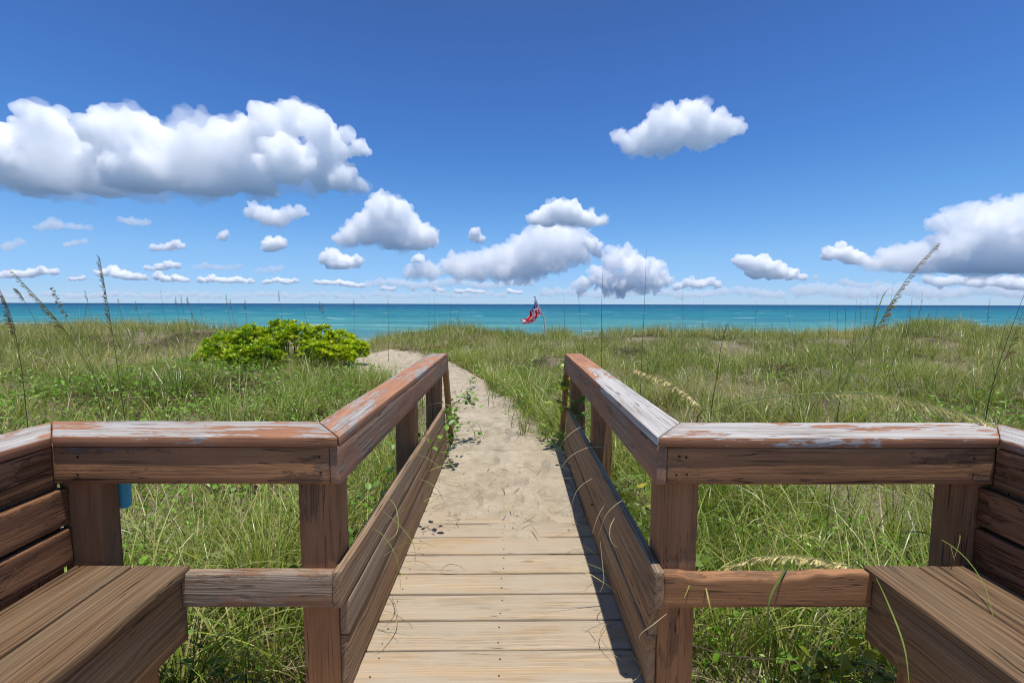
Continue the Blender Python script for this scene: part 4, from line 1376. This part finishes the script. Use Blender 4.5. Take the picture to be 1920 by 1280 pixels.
def sea_oat(px_pts, y, label, head=0.0, side=(0, 0), col=GREEN_STEM, seed_col=GOLD, r0=0.0035, dens=1.0, branch=0.11, group=None, y1=None, thick_seed=1.0, leaf=0):
    """stem through photo columns/rows (base first) at depth y (to y1); head = share of the stem that carries seed"""
    y1 = y if y1 is None else y1
    n = len(px_pts)
    ctrl = [at_y(px, py, y + (y1 - y) * i / max(1, n - 1)) for i, (px, py) in enumerate(px_pts)]
    g = float(ground_z(ctrl[0].x, ctrl[0].y))
    if ctrl[0].z > g + 0.02:                          # carry the stem on down to the sand
        d = (ctrl[0] - ctrl[1])
        k = max(0.0, (ctrl[0].z - g) / max(0.05, abs(d.z)))
        foot = ctrl[0] + Vector((d.x * min(k, 1.2) * 0.6, d.y * min(k, 1.2) * 0.6, 0)); foot.z = float(ground_z(foot.x, foot.y)) - 0.03
        ctrl = [foot] + ctrl
    else:
        ctrl[0].z = g - 0.03
    pts = curve_pts(ctrl, 34)
    root = thing('sea_oat', label, 'sea oat', tuple(pts[0]), group)
    T = Tubes()
    T.add(pts, [r0 * (1 - 0.75 * i / 33) for i in range(34)], col)
    T.build('stem', M['leaf'], root)
    if head > 0:
        B, D, Sz, Cs = [], [], [], []
        HT = Tubes()
        i0 = int(33 * (1 - head))
        nb = max(8, int((34 - i0) * 2.2 * dens))
        for k in range(nb):
            u = i0 + (33 - i0) * (k + 0.3) / nb
            i = min(int(u), 32); f = u - i
            p = pts[i].lerp(pts[i + 1], f)
            d = (pts[i + 1] - pts[i]).normalized()
            taper = 1 - 0.7 * (u - i0) / (33 - i0)
            bl = branch * taper * random.uniform(0.5, 1.15)
            out = Vector((side[0] + random.gauss(0, 0.22), random.gauss(0, 0.35), side[1] + random.gauss(0, 0.2)))
            e = p + d * bl * 0.86 + out.normalized() * bl * 0.42 - Vector((0, 0, 0.16 * bl))
            m = p + d * bl * 0.48 + out.normalized() * bl * 0.12
            HT.add([p, m, e], [r0 * 0.3, r0 * 0.22, r0 * 0.12], seed_col, 3)
            ns = max(2, int(bl / 0.012))
            for j in range(ns):
                w = 0.25 + 0.75 * (j + 0.5) / ns
                q = p.lerp(m, min(1, w * 2)) if w < 0.5 else m.lerp(e, w * 2 - 1)
                B.append(q); D.append((e - m).normalized() + Vector((random.gauss(0, .16), random.gauss(0, .16), random.gauss(0, .16))))
                Sz.append(random.uniform(0.017, 0.030) * thick_seed); Cs.append(seed_col)
        V, Qd, C = spikelets(B, D, Sz, Cs)
        b = len(HT.v)
        HT.v += V; HT.q += [tuple(i + b for i in q) for q in Qd]; HT.c += C
        HT.build('seed_head', M['straw'], root)
    for k in range(leaf):
        i = 4 + int(14 * (k + random.random()) / max(1, leaf))
        p = pts[i]
        v, q, c = blades(np.array([tuple(p)]), np.array([random.uniform(0, 6.28)]), np.array([random.uniform(.3, .55)]), np.array([0.35]), np.array([random.uniform(.9, 1.8)]), np.array([0.007]), np.array([col]), 7)
        S = Soup(); S.add(v, q, c); S.build('leaf', M['grass'], root)
    return root


# the large ones, each drawn from its place in the photo
sea_oat([(236, 800), (222, 700), (210, 620), (197, 540), (187, 483)], 4.6, 'upright sea oat with a dark dense seed head against the sky, left of the bush', 0.40, (-0.7, 0.1), (0.10, 0.11, 0.035), (0.28, 0.19, 0.06), 0.0042, 1.8, 0.085, thick_seed=1.15)
sea_oat([(232, 812), (185, 720), (130, 630), (85, 575), (22, 508)], 4.3, 'leaning sea oat with a long greenish golden head drooping to the left edge', 0.44, (-0.7, -0.35), (0.12, 0.17, 0.04), (0.36, 0.30, 0.07), 0.0058, 1.9, 0.10, leaf=2, thick_seed=1.15)
sea_oat([(45, 730), (35, 660), (20, 590), (-4, 535)], 4.4, 'sea oat cut by the left picture edge with brown seeds and a dangling white husk', 0.42, (-0.6, -0.2), (0.11, 0.12, 0.04), (0.28, 0.18, 0.07), 0.0042, 1.6, 0.10, thick_seed=1.15)
sea_oat([(150, 760), (110, 690), (70, 610), (44, 560), (32, 543)], 6.0, 'short dark sea oat head just right of the one cut by the edge', 0.22, (-0.5, -0.2), (0.12, 0.13, 0.05), (0.24, 0.17, 0.07), 0.0042, 1.3, 0.10, thick_seed=1.3)
sea_oat([(175, 700), (150, 650), (118, 585), (95, 540)], 6.0, 'sea oat with a rough brown tuft standing between the leaning and the upright one', 0.30, (0.5, -0.2), (0.12, 0.14, 0.05), (0.30, 0.22, 0.08), 0.0042, 1.4, 0.09, thick_seed=1.3)
sea_oat([(1568, 800), (1585, 715), (1615, 655), (1650, 605), (1672, 565), (1712, 508), (1757, 458)], 3.0, 'tall sea oat with a golden brown seed head leaning right across the sky', 0.46, (0.8, -0.15), (0.17, 0.23, 0.05), (0.50, 0.32, 0.09), 0.0034, 1.5, 0.075, leaf=2, thick_seed=1.0)
sea_oat([(1300, 815), (1345, 770), (1420, 748), (1520, 738), (1640, 737), (1740, 757), (1820, 778), (1868, 797)], 2.35, 'long arching sea oat with a pale cream head bent down onto the right railing', 0.46, (-0.25, -0.75), (0.24, 0.30, 0.09), (0.80, 0.72, 0.36), 0.0042, 1.5, 0.15, y1=1.80, thick_seed=0.95)
sea_oat([(1345, 790), (1310, 755), (1265, 722), (1215, 700), (1190, 692)], 4.2, 'cream sea oat head lying over the grass right behind the right walkway rail', 0.62, (0.3, -0.7), (0.34, 0.34, 0.12), (0.80, 0.70, 0.38), 0.004, 1.5, 0.14, thick_seed=1.5)
sea_oat([(1600, 1085), (1560, 1055), (1490, 1040), (1420, 1045), (1365, 1062)], 2.25, 'cream sea oat head lying on the grass behind the chewed lower rail', 0.75, (-0.3, -0.6), (0.40, 0.38, 0.15), (0.78, 0.70, 0.38), 0.003, 1.7, 0.09, thick_seed=1.2)
sea_oat([(1848, 785), (1868, 700), (1893, 625), (1925, 540)], 3.6, 'dark bare sea oat stalk leaning out of the right picture edge', 0.0, (0, 0), (0.09, 0.10, 0.03), BROWN, 0.005, leaf=1)
sea_oat([(1820, 785), (1860, 720), (1890, 660), (1918, 585)], 3.9, 'golden green sea oat head half hidden at the right picture edge', 0.3, (0.3, -0.2), (0.13, 0.16, 0.04), (0.30, 0.23, 0.05), 0.004, 1.3, 0.08)
sea_oat([(1128, 660), (1128, 580), (1130, 520), (1131, 490)], 7.5, 'bare twigged stalk rising straight over the sea behind the right walkway rail', 0.0, (0, 0), (0.16, 0.15, 0.07), BROWN, 0.0055)
sea_oat([(1203, 680), (1207, 600), (1210, 530), (1212, 468)], 6.5, 'tallest thin bare stalk standing against the clouds, right of the twigged stalk', 0.0, (0, 0), (0.14, 0.13, 0.07), BROWN, 0.005)
sea_oat([(1335, 760), (1345, 700), (1352, 650), (1362, 608)], 5.5, 'stout reddish brown grass stalk in the green grass right of the stripped rail', 0.18, (0.2, 0), (0.22, 0.11, 0.06), (0.25, 0.13, 0.07), 0.008, 1.0, 0.05)
sea_oat([(1690, 740), (1672, 690), (1690, 640), (1700, 600)], 6.5, 'dark thin stalk right of the golden brown sea oat stem', 0.0, (0, 0), (0.10, 0.09, 0.05), BROWN, 0.005)
# a grass leaf that lies over the right bench and ones that hang over the rails
# the many small ones along the skyline
SKY_L = [(165, 555, 8), (160, 545, -14), (222, 560, -8), (255, 566, -10), (280, 590, -14), (300, 540, -10), (330, 556, -5), (340, 556, -8), (352, 557, -12), (360, 580, -10), (372, 556, -8), (425, 553, -6), (432, 560, -6), (460, 562, -3), (523, 546, -6), (568, 562, -6), (600, 565, -6), (605, 570, -8), (664, 562, 0)]
for i, (px, py, dx) in enumerate(SKY_L):
    sea_oat([(px - dx * 3.2, 640), (px - dx * 1.2, 605), (px - dx * .3, py + 18), (px, py)], 11.5 + (i * 7 % 5), 'small hazy sea oat standing on the left dune against the sea', 0.26 if i % 5 else 0.0, (-0.5, -0.2), (0.20, 0.18, 0.09), (0.27, 0.20, 0.10), 0.006, 0.8, 0.10, 'small sea oats on the left dune', thick_seed=1.25)
SKY_C = [(728, 562, 0), (805, 560, 1), (815, 550, 0), (845, 566, 1), (860, 568, 0), (1057, 545, -1), (1084, 548, -3), (1280, 540, 0), (1320, 556, 2), (1418, 566, 1), (1471, 560, -6), (1556, 575, 1)]
for i, (px, py, dx) in enumerate(SKY_C):
    sea_oat([(px - dx * 3, 640), (px - dx * 1.5, 605), (px, py)], 12.0 + (i * 5 % 6), 'thin upright stalk on the middle dune crossing the sea line', 0.2 if i % 3 == 0 else 0.0, (0.1, 0), (0.15, 0.14, 0.07), (0.22, 0.17, 0.09), 0.0065, 0.6, 0.06, 'thin stalks on the middle dune', thick_seed=1.2)
SKY_R = [(1606, 560, 2), (1614, 566, 1), (1628, 552, 4), (1646, 550, 5), (1675, 530, 7), (1710, 556, 4), (1731, 542, 7), (1729, 562, 8), (1704, 570, 3), (1585, 575, 0), (1640, 575, 2), (1855, 560, 3), (1895, 590, 6), (1570, 580, 0)]
for i, (px, py, dx) in enumerate(SKY_R):
    sea_oat([(px - dx * 3, 640), (px - dx * 1.4, 605), (px, py)], 11.5 + (i * 5 % 6), 'small dark sea oat on the right dune hump against the sea', 0.3 if i % 2 else 0.0, (0.3, -0.1), (0.14, 0.12, 0.06), (0.17, 0.12, 0.06), 0.006, 0.8, 0.07, 'small sea oats on the right dune', thick_seed=1.2)


# ------------------------------------------------------------------ single grass blades in front of the rails
def strip(ctrl, width, col, n=22):
    pts = curve_pts(ctrl, n)
    V, C = [], []
    for i, p in enumerate(pts):
        d = (pts[min(i + 1, n - 1)] - pts[max(i - 1, 0)]).normalized()
        w = d.cross(Vector((0, -1, 0.35))).normalized()
        s = width * 0.5 * (1 - (i / (n - 1)) ** 2.5) * min(1, 0.4 + i * 0.1) + 0.0003
        V += [tuple(p - w * s), tuple(p + w * s + Vector((0, 0.0006, 0)))]
        C += [col, col]
    Qd = [(2 * i, 2 * i + 1, 2 * i + 3, 2 * i + 2) for i in range(n - 1)]
    return np.array(V), np.array(Qd), np.array(C, float)


def lone_blade(px_pts, ys, width, col, label, group=None, mat='grass', name='grass_blade'):
    ctrl = [at_y(px, py, y) for (px, py), y in zip(px_pts, ys)]
    v, q, c = strip(ctrl, width, col)
    S = Soup(); S.add(v, q, c)
    o = S.build(name, M[mat], None, True)
    return tag(o, label, 'grass blade', group)


GB = (0.22, 0.30, 0.07); GB2 = (0.15, 0.24, 0.05); TAN = (0.42, 0.34, 0.20)
lone_blade([(1610, 1075), (1650, 1030), (1690, 1000), (1740, 1000), (1800, 1035), (1845, 1095), (1866, 1172)], [2.2, 2.05, 1.9, 1.76, 1.62, 1.5, 1.39], 0.008, GB, 'broad green grass blade bending over the right bench seat')
lone_blade([(1700, 905), (1735, 920), (1765, 965), (1790, 1050)], [1.98, 1.9, 1.80, 1.66], 0.006, GB, 'green blade hanging down in front of the right bench post')
lone_blade([(1752, 935), (1780, 950), (1800, 1000), (1790, 1045)], [1.90, 1.82, 1.70, 1.66], 0.005, (0.26, 0.30, 0.11), 'pale curved blade right of the hanging green blade at the bench post')
lone_blade([(1632, 1060), (1665, 1130), (1695, 1210), (1706, 1290)], [1.70, 1.52, 1.40, 1.33], 0.0075, GB, 'long green blade hanging down past the right bench front board')
lone_blade([(1460, 1085), (1478, 1060), (1448, 1110), (1440, 1160), (1450, 1250)], [1.9, 1.72, 1.60, 1.58, 1.60], 0.008, GB2, 'dark green blade draped over the chewed lower rail')
lone_blade([(1500, 1290), (1528, 1230), (1545, 1180), (1570, 1158)], [1.78, 1.76, 1.74, 1.73], 0.009, (0.24, 0.33, 0.12), 'broad grey green blade arching below the chewed lower rail')
lone_blade([(1575, 1275), (1580, 1220), (1588, 1175), (1595, 1147)], [1.80, 1.78, 1.76, 1.75], 0.009, (0.25, 0.34, 0.13), 'broad upright grey green blade below the chewed lower rail')
lone_blade([(1305, 1045), (1295, 1090), (1283, 1120)], [1.78, 1.68, 1.62], 0.006, (0.36, 0.36, 0.08), 'yellow blade in front of the right corner post')
lone_blade([(1320, 1085), (1330, 1130), (1342, 1180)], [1.70, 1.62, 1.60], 0.006, (0.38, 0.38, 0.10), 'short yellow blade hanging over the chewed lower rail')
lone_blade([(1290, 1205), (1370, 1228), (1450, 1235), (1520, 1240)], [1.70, 1.72, 1.74, 1.78], 0.006, (0.36, 0.27, 0.15), 'dead tan stem lying level below the chewed lower rail', None, 'straw', 'dry_stem')
CURLS = [([(1250, 985), (1225, 960), (1180, 935), (1140, 960), (1120, 1010)], (2.15, 2.1, 2.05, 2.0, 1.98)), ([(1172, 945), (1145, 985), (1150, 1020), (1190, 1035)], (2.2, 2.1, 2.05, 2.0)),
         ([(1230, 985), (1200, 995), (1170, 1015), (1200, 1030)], (2.1, 2.05, 2.0, 1.95)), ([(1180, 900), (1150, 925), (1125, 960), (1110, 1000)], (2.5, 2.4, 2.35, 2.3)),
         ([(1125, 1010), (1130, 1060), (1132, 1090), (1125, 1110)], (2.0, 1.97, 1.95, 1.94)), ([(1250, 1150), (1225, 1170), (1200, 1190), (1205, 1210)], (1.65, 1.62, 1.62, 1.62)),
         ([(1150, 870), (1120, 890), (1085, 915), (1070, 950)], (2.9, 2.75, 2.7, 2.65)), ([(1140, 840), (1105, 838), (1070, 855), (1050, 880)], (3.0, 2.95, 2.9, 2.85)), ([(1120, 800), (1090, 800), (1060, 822), (1045, 850)], (3.4, 3.3, 3.2, 3.2))]
for pp, yy in CURLS:
    lone_blade(pp, yy, 0.0035, TAN if len(pp) == 4 else (0.36, 0.32, 0.17), 'thin curling dry blade hanging over the right kick boards', 'curling dry blades on the right kick boards', 'straw')
CURL_L = [([(690, 985), (720, 1005), (745, 1050), (752, 1110)], (2.05, 2.0, 1.96, 1.94)), ([(715, 955), (750, 985), (775, 1020), (780, 1060)], (2.15, 2.1, 2.05, 2.02)),
          ([(720, 925), (742, 950), (745, 995), (720, 1020)], (2.3, 2.2, 2.1, 2.0)), ([(775, 850), (800, 858), (820, 872), (832, 885)], (2.9, 2.8, 2.75, 2.7)), ([(780, 895), (805, 905), (822, 920), (835, 945)], (2.6, 2.55, 2.5, 2.5)), ([(800, 760), (830, 755), (850, 770), (862, 795)], (3.9, 3.8, 3.7, 3.65))]
for pp, yy in CURL_L:
    lone_blade(pp, yy, 0.004, (0.33, 0.36, 0.13), 'thin pale green blade curling over the left kick boards', 'curling blades on the left kick boards')
FLOORB = [([(1180, 1220), (1200, 1250), (1195, 1270), (1165, 1285)], None), ([(825, 1070), (840, 1058), (860, 1060), (875, 1070)], None), ([(1145, 1160), (1125, 1190), (1150, 1225), (1180, 1245)], None), ([(735, 1115), (745, 1160), (720, 1200), (700, 1225)], None)]
for pp, _ in FLOORB:
    ctrl = []
    for i, (px, py) in enumerate(pp):
        d = ray(px, py); h_ = 0.012 + (0.03 if i in (1, 2) else 0)
        ctrl.append(Vector((0, 0, H)) + d * ((H - h_) / -d.z))
    v, q, c = strip(ctrl, 0.004, (0.40, 0.33, 0.2))
    S = Soup(); S.add(v, q, c)
    tag(S.build('grass_blade', M['straw'], None, True), 'thin dry blade lying curled on the pale boardwalk planks', 'grass blade', 'dry blades lying on the planks')


# ------------------------------------------------------------------ vines and leafy plants by the rails
def vine(label, path, leafs, size, col, spread=0.06, name='vine', yellow=0.0):
    """path: world points of the runner; leaves set along it"""
    pts = curve_pts(path, 24)
    root = thing(name, label, 'vine', tuple(pts[0]))
    T = Tubes(); T.add(pts, [0.0035 - 0.002 * i / 23 for i in range(24)], (0.20, 0.13, 0.05))
    P = []
    for k in range(leafs):
        i = RNG.integers(1, 24)
        P.append(np.array(pts[i]) + RNG.normal(0, spread, 3) * np.array([1, 1, 0.7]))
        T.add([pts[i], (Vector(P[-1]) + pts[i]) / 2 + Vector((0, 0, 0.01)), Vector(P[-1])], [0.0016, 0.0013, 0.001], (0.22, 0.2, 0.06), 3)
    T.build('stem', M['leaf'], root)
    P = np.array(P)
    c = np.array(col) * (0.6 + 0.8 * RNG.random((leafs, 1)))
    c = np.where((RNG.random(leafs) < yellow)[:, None], np.array([0.50, 0.44, 0.03]), c)
    v, q, cc = leaves(P, RNG.random(leafs) * 6.28, RNG.normal(0.15, 0.4, leafs), size * (0.6 + 0.7 * RNG.random(leafs)), c, asp=0.78)
    S = Soup(); S.add(v, q, cc); S.build('foliage', M['leaf'], root, True)


G1 = (0.12, 0.25, 0.03)
vine('green vine rooted in the sand at the foot of the left end brace', [at_y(835, 800, 4.5), at_y(842, 770, 4.7), at_y(868, 745, 4.9), at_y(880, 752, 4.95)], 64, 0.065, (0.15, 0.29, 0.03), 0.055)
vine('green vine spilling off the end of the left kick boards', [at_y(828, 790, 4.35), at_y(845, 775, 4.3), at_y(850, 800, 4.2), at_y(846, 830, 4.1)], 40, 0.06, G1, 0.05)
vine('small sprig with bright leaves hanging over the left kick boards', [at_y(800, 880, 3.0), at_y(808, 850, 3.0), at_y(815, 825, 2.95), at_y(832, 832, 2.9)], 9, 0.048, (0.20, 0.34, 0.05), 0.045)
vine('yellow green vine climbing the far post of the right walkway rail', [at_y(1062, 780, 4.7), at_y(1058, 735, 4.66), at_y(1056, 715, 4.64), at_y(1062, 690, 4.66)], 30, 0.085, (0.22, 0.30, 0.03), 0.05, yellow=0.35)
vine('green vine seen through the right walkway rail between its posts', [at_y(1085, 790, 4.4), at_y(1090, 750, 4.3), at_y(1096, 735, 4.2), at_y(1110, 800, 3.9)], 60, 0.07, G1, 0.10)
vine('low bright green plant at the sandy foot of the right kick boards', [at_y(1012, 822, 5.0), at_y(1028, 815, 4.9), at_y(1040, 830, 4.8), at_y(1045, 805, 4.9)], 44, 0.055, (0.17, 0.30, 0.03), 0.07)
vine('leafy vine filling the gap behind the right kick boards, reddish in places', [Vector((0.78, 3.6, 0.1)), Vector((0.80, 3.0, 0.30)), Vector((0.82, 2.6, 0.35)), Vector((0.86, 2.1, 0.15))], 110, 0.06, (0.13, 0.20, 0.03), 0.10, yellow=0.04)
vine('leafy plant growing behind the left kick boards', [Vector((-0.86, 4.3, 0.1)), Vector((-0.88, 3.6, 0.3)), Vector((-0.9, 3.0, 0.3)), Vector((-0.95, 2.2, 0.1))], 90, 0.065, G1, 0.11)
vine('yellow leaved plant low in front of the right bench leg', [at_y(1500, 1270, 1.98), at_y(1560, 1250, 1.95), at_y(1620, 1245, 1.92), at_y(1660, 1270, 1.9)], 60, 0.055, (0.26, 0.32, 0.03), 0.06, yellow=0.3)
vine('low broad leaved plant below the lower rail near the left bench leg', [at_y(340, 1290, 1.95), at_y(375, 1262, 1.95), at_y(390, 1230, 2.0), at_y(430, 1150, 2.1)], 24, 0.075, G1, 0.09)
vine('small sprout alone on the sand beside the path bend', [at_y(880, 712, 8.0), at_y(884, 716, 7.95), at_y(888, 718, 7.9)], 8, 0.07, G1, 0.04)
vine('green sprouts along the right sand edge where grass meets the path', [at_y(925, 735, 7.6), at_y(940, 722, 7.8), at_y(950, 728, 7.4)], 26, 0.07, G1, 0.12)
# ------------------------------------------------------------------ flag on a bent pole beyond the dune
FY = 21.0
t = NT('white_pole')
M['pole'] = t.done(t.principled((0.72, 0.71, 0.68), 0.45, None, 0.4))
t = NT('grey_pole')
M['pole2'] = t.done(t.principled((0.50, 0.49, 0.47), 0.4, None, 0.4))
t = NT('flag_cloth')
uv = t.attr('fuv').outputs['Vector']
u, v, _ = sep(t, uv)
stripe = t.math('GREATER_THAN', t.math('FRACT', t.math('MULTIPLY', v, 6.5)), 0.5)
col = t.mix(stripe, (0.70, 0.025, 0.04), (0.9, 0.9, 0.9))
can = t.math('MULTIPLY', t.math('LESS_THAN', u, 0.37), t.math('LESS_THAN', v, 0.5385))
su = t.math('SUBTRACT', t.math('FRACT', t.math('MULTIPLY', u, 14.3)), 0.5)
sv = t.math('SUBTRACT', t.math('FRACT', t.math('MULTIPLY', v, 9.3)), 0.5)
sd_ = t.math('SQRT', t.math('ADD', t.math('MULTIPLY', su, su), t.math('MULTIPLY', sv, sv)))
star = t.math('LESS_THAN', sd_, 0.26)
cc = t.mix(star, (0.05, 0.07, 0.30), (0.9, 0.9, 0.9))
col = t.mix(can, col, cc)
p_ = t.principled(col, 0.8, None, 0.1)
tr_ = t.new('ShaderNodeBsdfTranslucent'); t.put(tr_.inputs['Color'], t.mix(1.0, col, (1.3, 1.2, 1.2), 'MULTIPLY'))
mx_ = t.new('ShaderNodeMixShader'); mx_.inputs[0].default_value = 0.6
t.l.new(p_, mx_.inputs[1]); t.l.new(tr_.outputs[0], mx_.inputs[2])
M['flag'] = t.done(mx_.outputs[0])

pb = at_y(1024, 640, FY); pm = at_y(1020.5, 596, FY); pt = at_y(1002.5, 557, FY)
pb.z = float(ground_z(pb.x, pb.y)) - 0.2
fp = thing('flagpole', 'white flagpole bent over to the left beyond the dune crest', 'flagpole', tuple(pb))


def tub(name, pts, rad, mat, par):
    v, q = tube(pts, rad, 8)
    np_mesh(name, np.array(v), np.array(q), mat, par, True)


tub('lower_pole', [pb, pm], [0.045, 0.042], M['pole'], fp)
tub('upper_pole', [pm - (pt - pm).normalized() * 0.02, pt], [0.026, 0.022], M['pole2'], fp)
bm = bmesh.new(); bmesh.ops.create_uvsphere(bm, u_segments=12, v_segments=8, radius=0.05)
me = bpy.data.meshes.new('finial'); bm.to_mesh(me); bm.free(); me.materials.append(M['pole'])
fo = bpy.data.objects.new('finial', me)
link(fo, fp); fo.location = pt + Vector((0, 0, 0.03))

nu, nv = 44, 26
V, FU = [], []
hoist0 = at_y(1003.2, 561, FY - 0.05); hoist1 = at_y(1013.5, 583, FY - 0.05)
for j in range(nv + 1):
    v_ = j / nv
    for i in range(nu + 1):
        u_ = i / nu
        h = hoist0.lerp(hoist1, v_)
        # upper edge falls straight down from the pole head, then everything trails to the lower left
        top = curve_pts([at_y(1002.6, 561, FY), at_y(998.5, 577, FY), at_y(996, 588, FY), at_y(988, 597, FY), at_y(980, 603, FY)], 45)
        bot = curve_pts([at_y(1013.5, 583, FY), at_y(1014, 588, FY), at_y(1008, 594, FY), at_y(998, 600, FY), at_y(985, 605.5, FY)], 45)
        a, b = top[i], bot[i]
        p = a.lerp(b, v_ ** (1 + 0.6 * math.sin(u_ * 5)))
        amp = 0.03 + 0.07 * u_
        fold = math.sin(v_ * 15 + u_ * 5) * amp
        p = p + Vector((0.10 * math.sin(v_ * 13 + u_ * 11) * min(1, u_ * 2.5) + 0.04 * math.sin(u_ * 31 + v_ * 5) * u_, fold - 0.06, 0.08 * math.sin(v_ * 9 - u_ * 12) * min(1, u_ * 3)))
        V.append(tuple(p)); FU.append((u_, v_, 0))
ii = np.arange((nu + 1) * (nv + 1)).reshape(nv + 1, nu + 1)
Q = np.stack([ii[:-1, :-1], ii[:-1, 1:], ii[1:, 1:], ii[1:, :-1]], -1).reshape(-1, 4)
tag(np_mesh('flag', np.array(V), Q, M['flag'], None, True, {'fuv': ('FLOAT_VECTOR', np.array(FU))}),
    'crumpled starred and striped national flag hanging from the bent pole', 'flag')
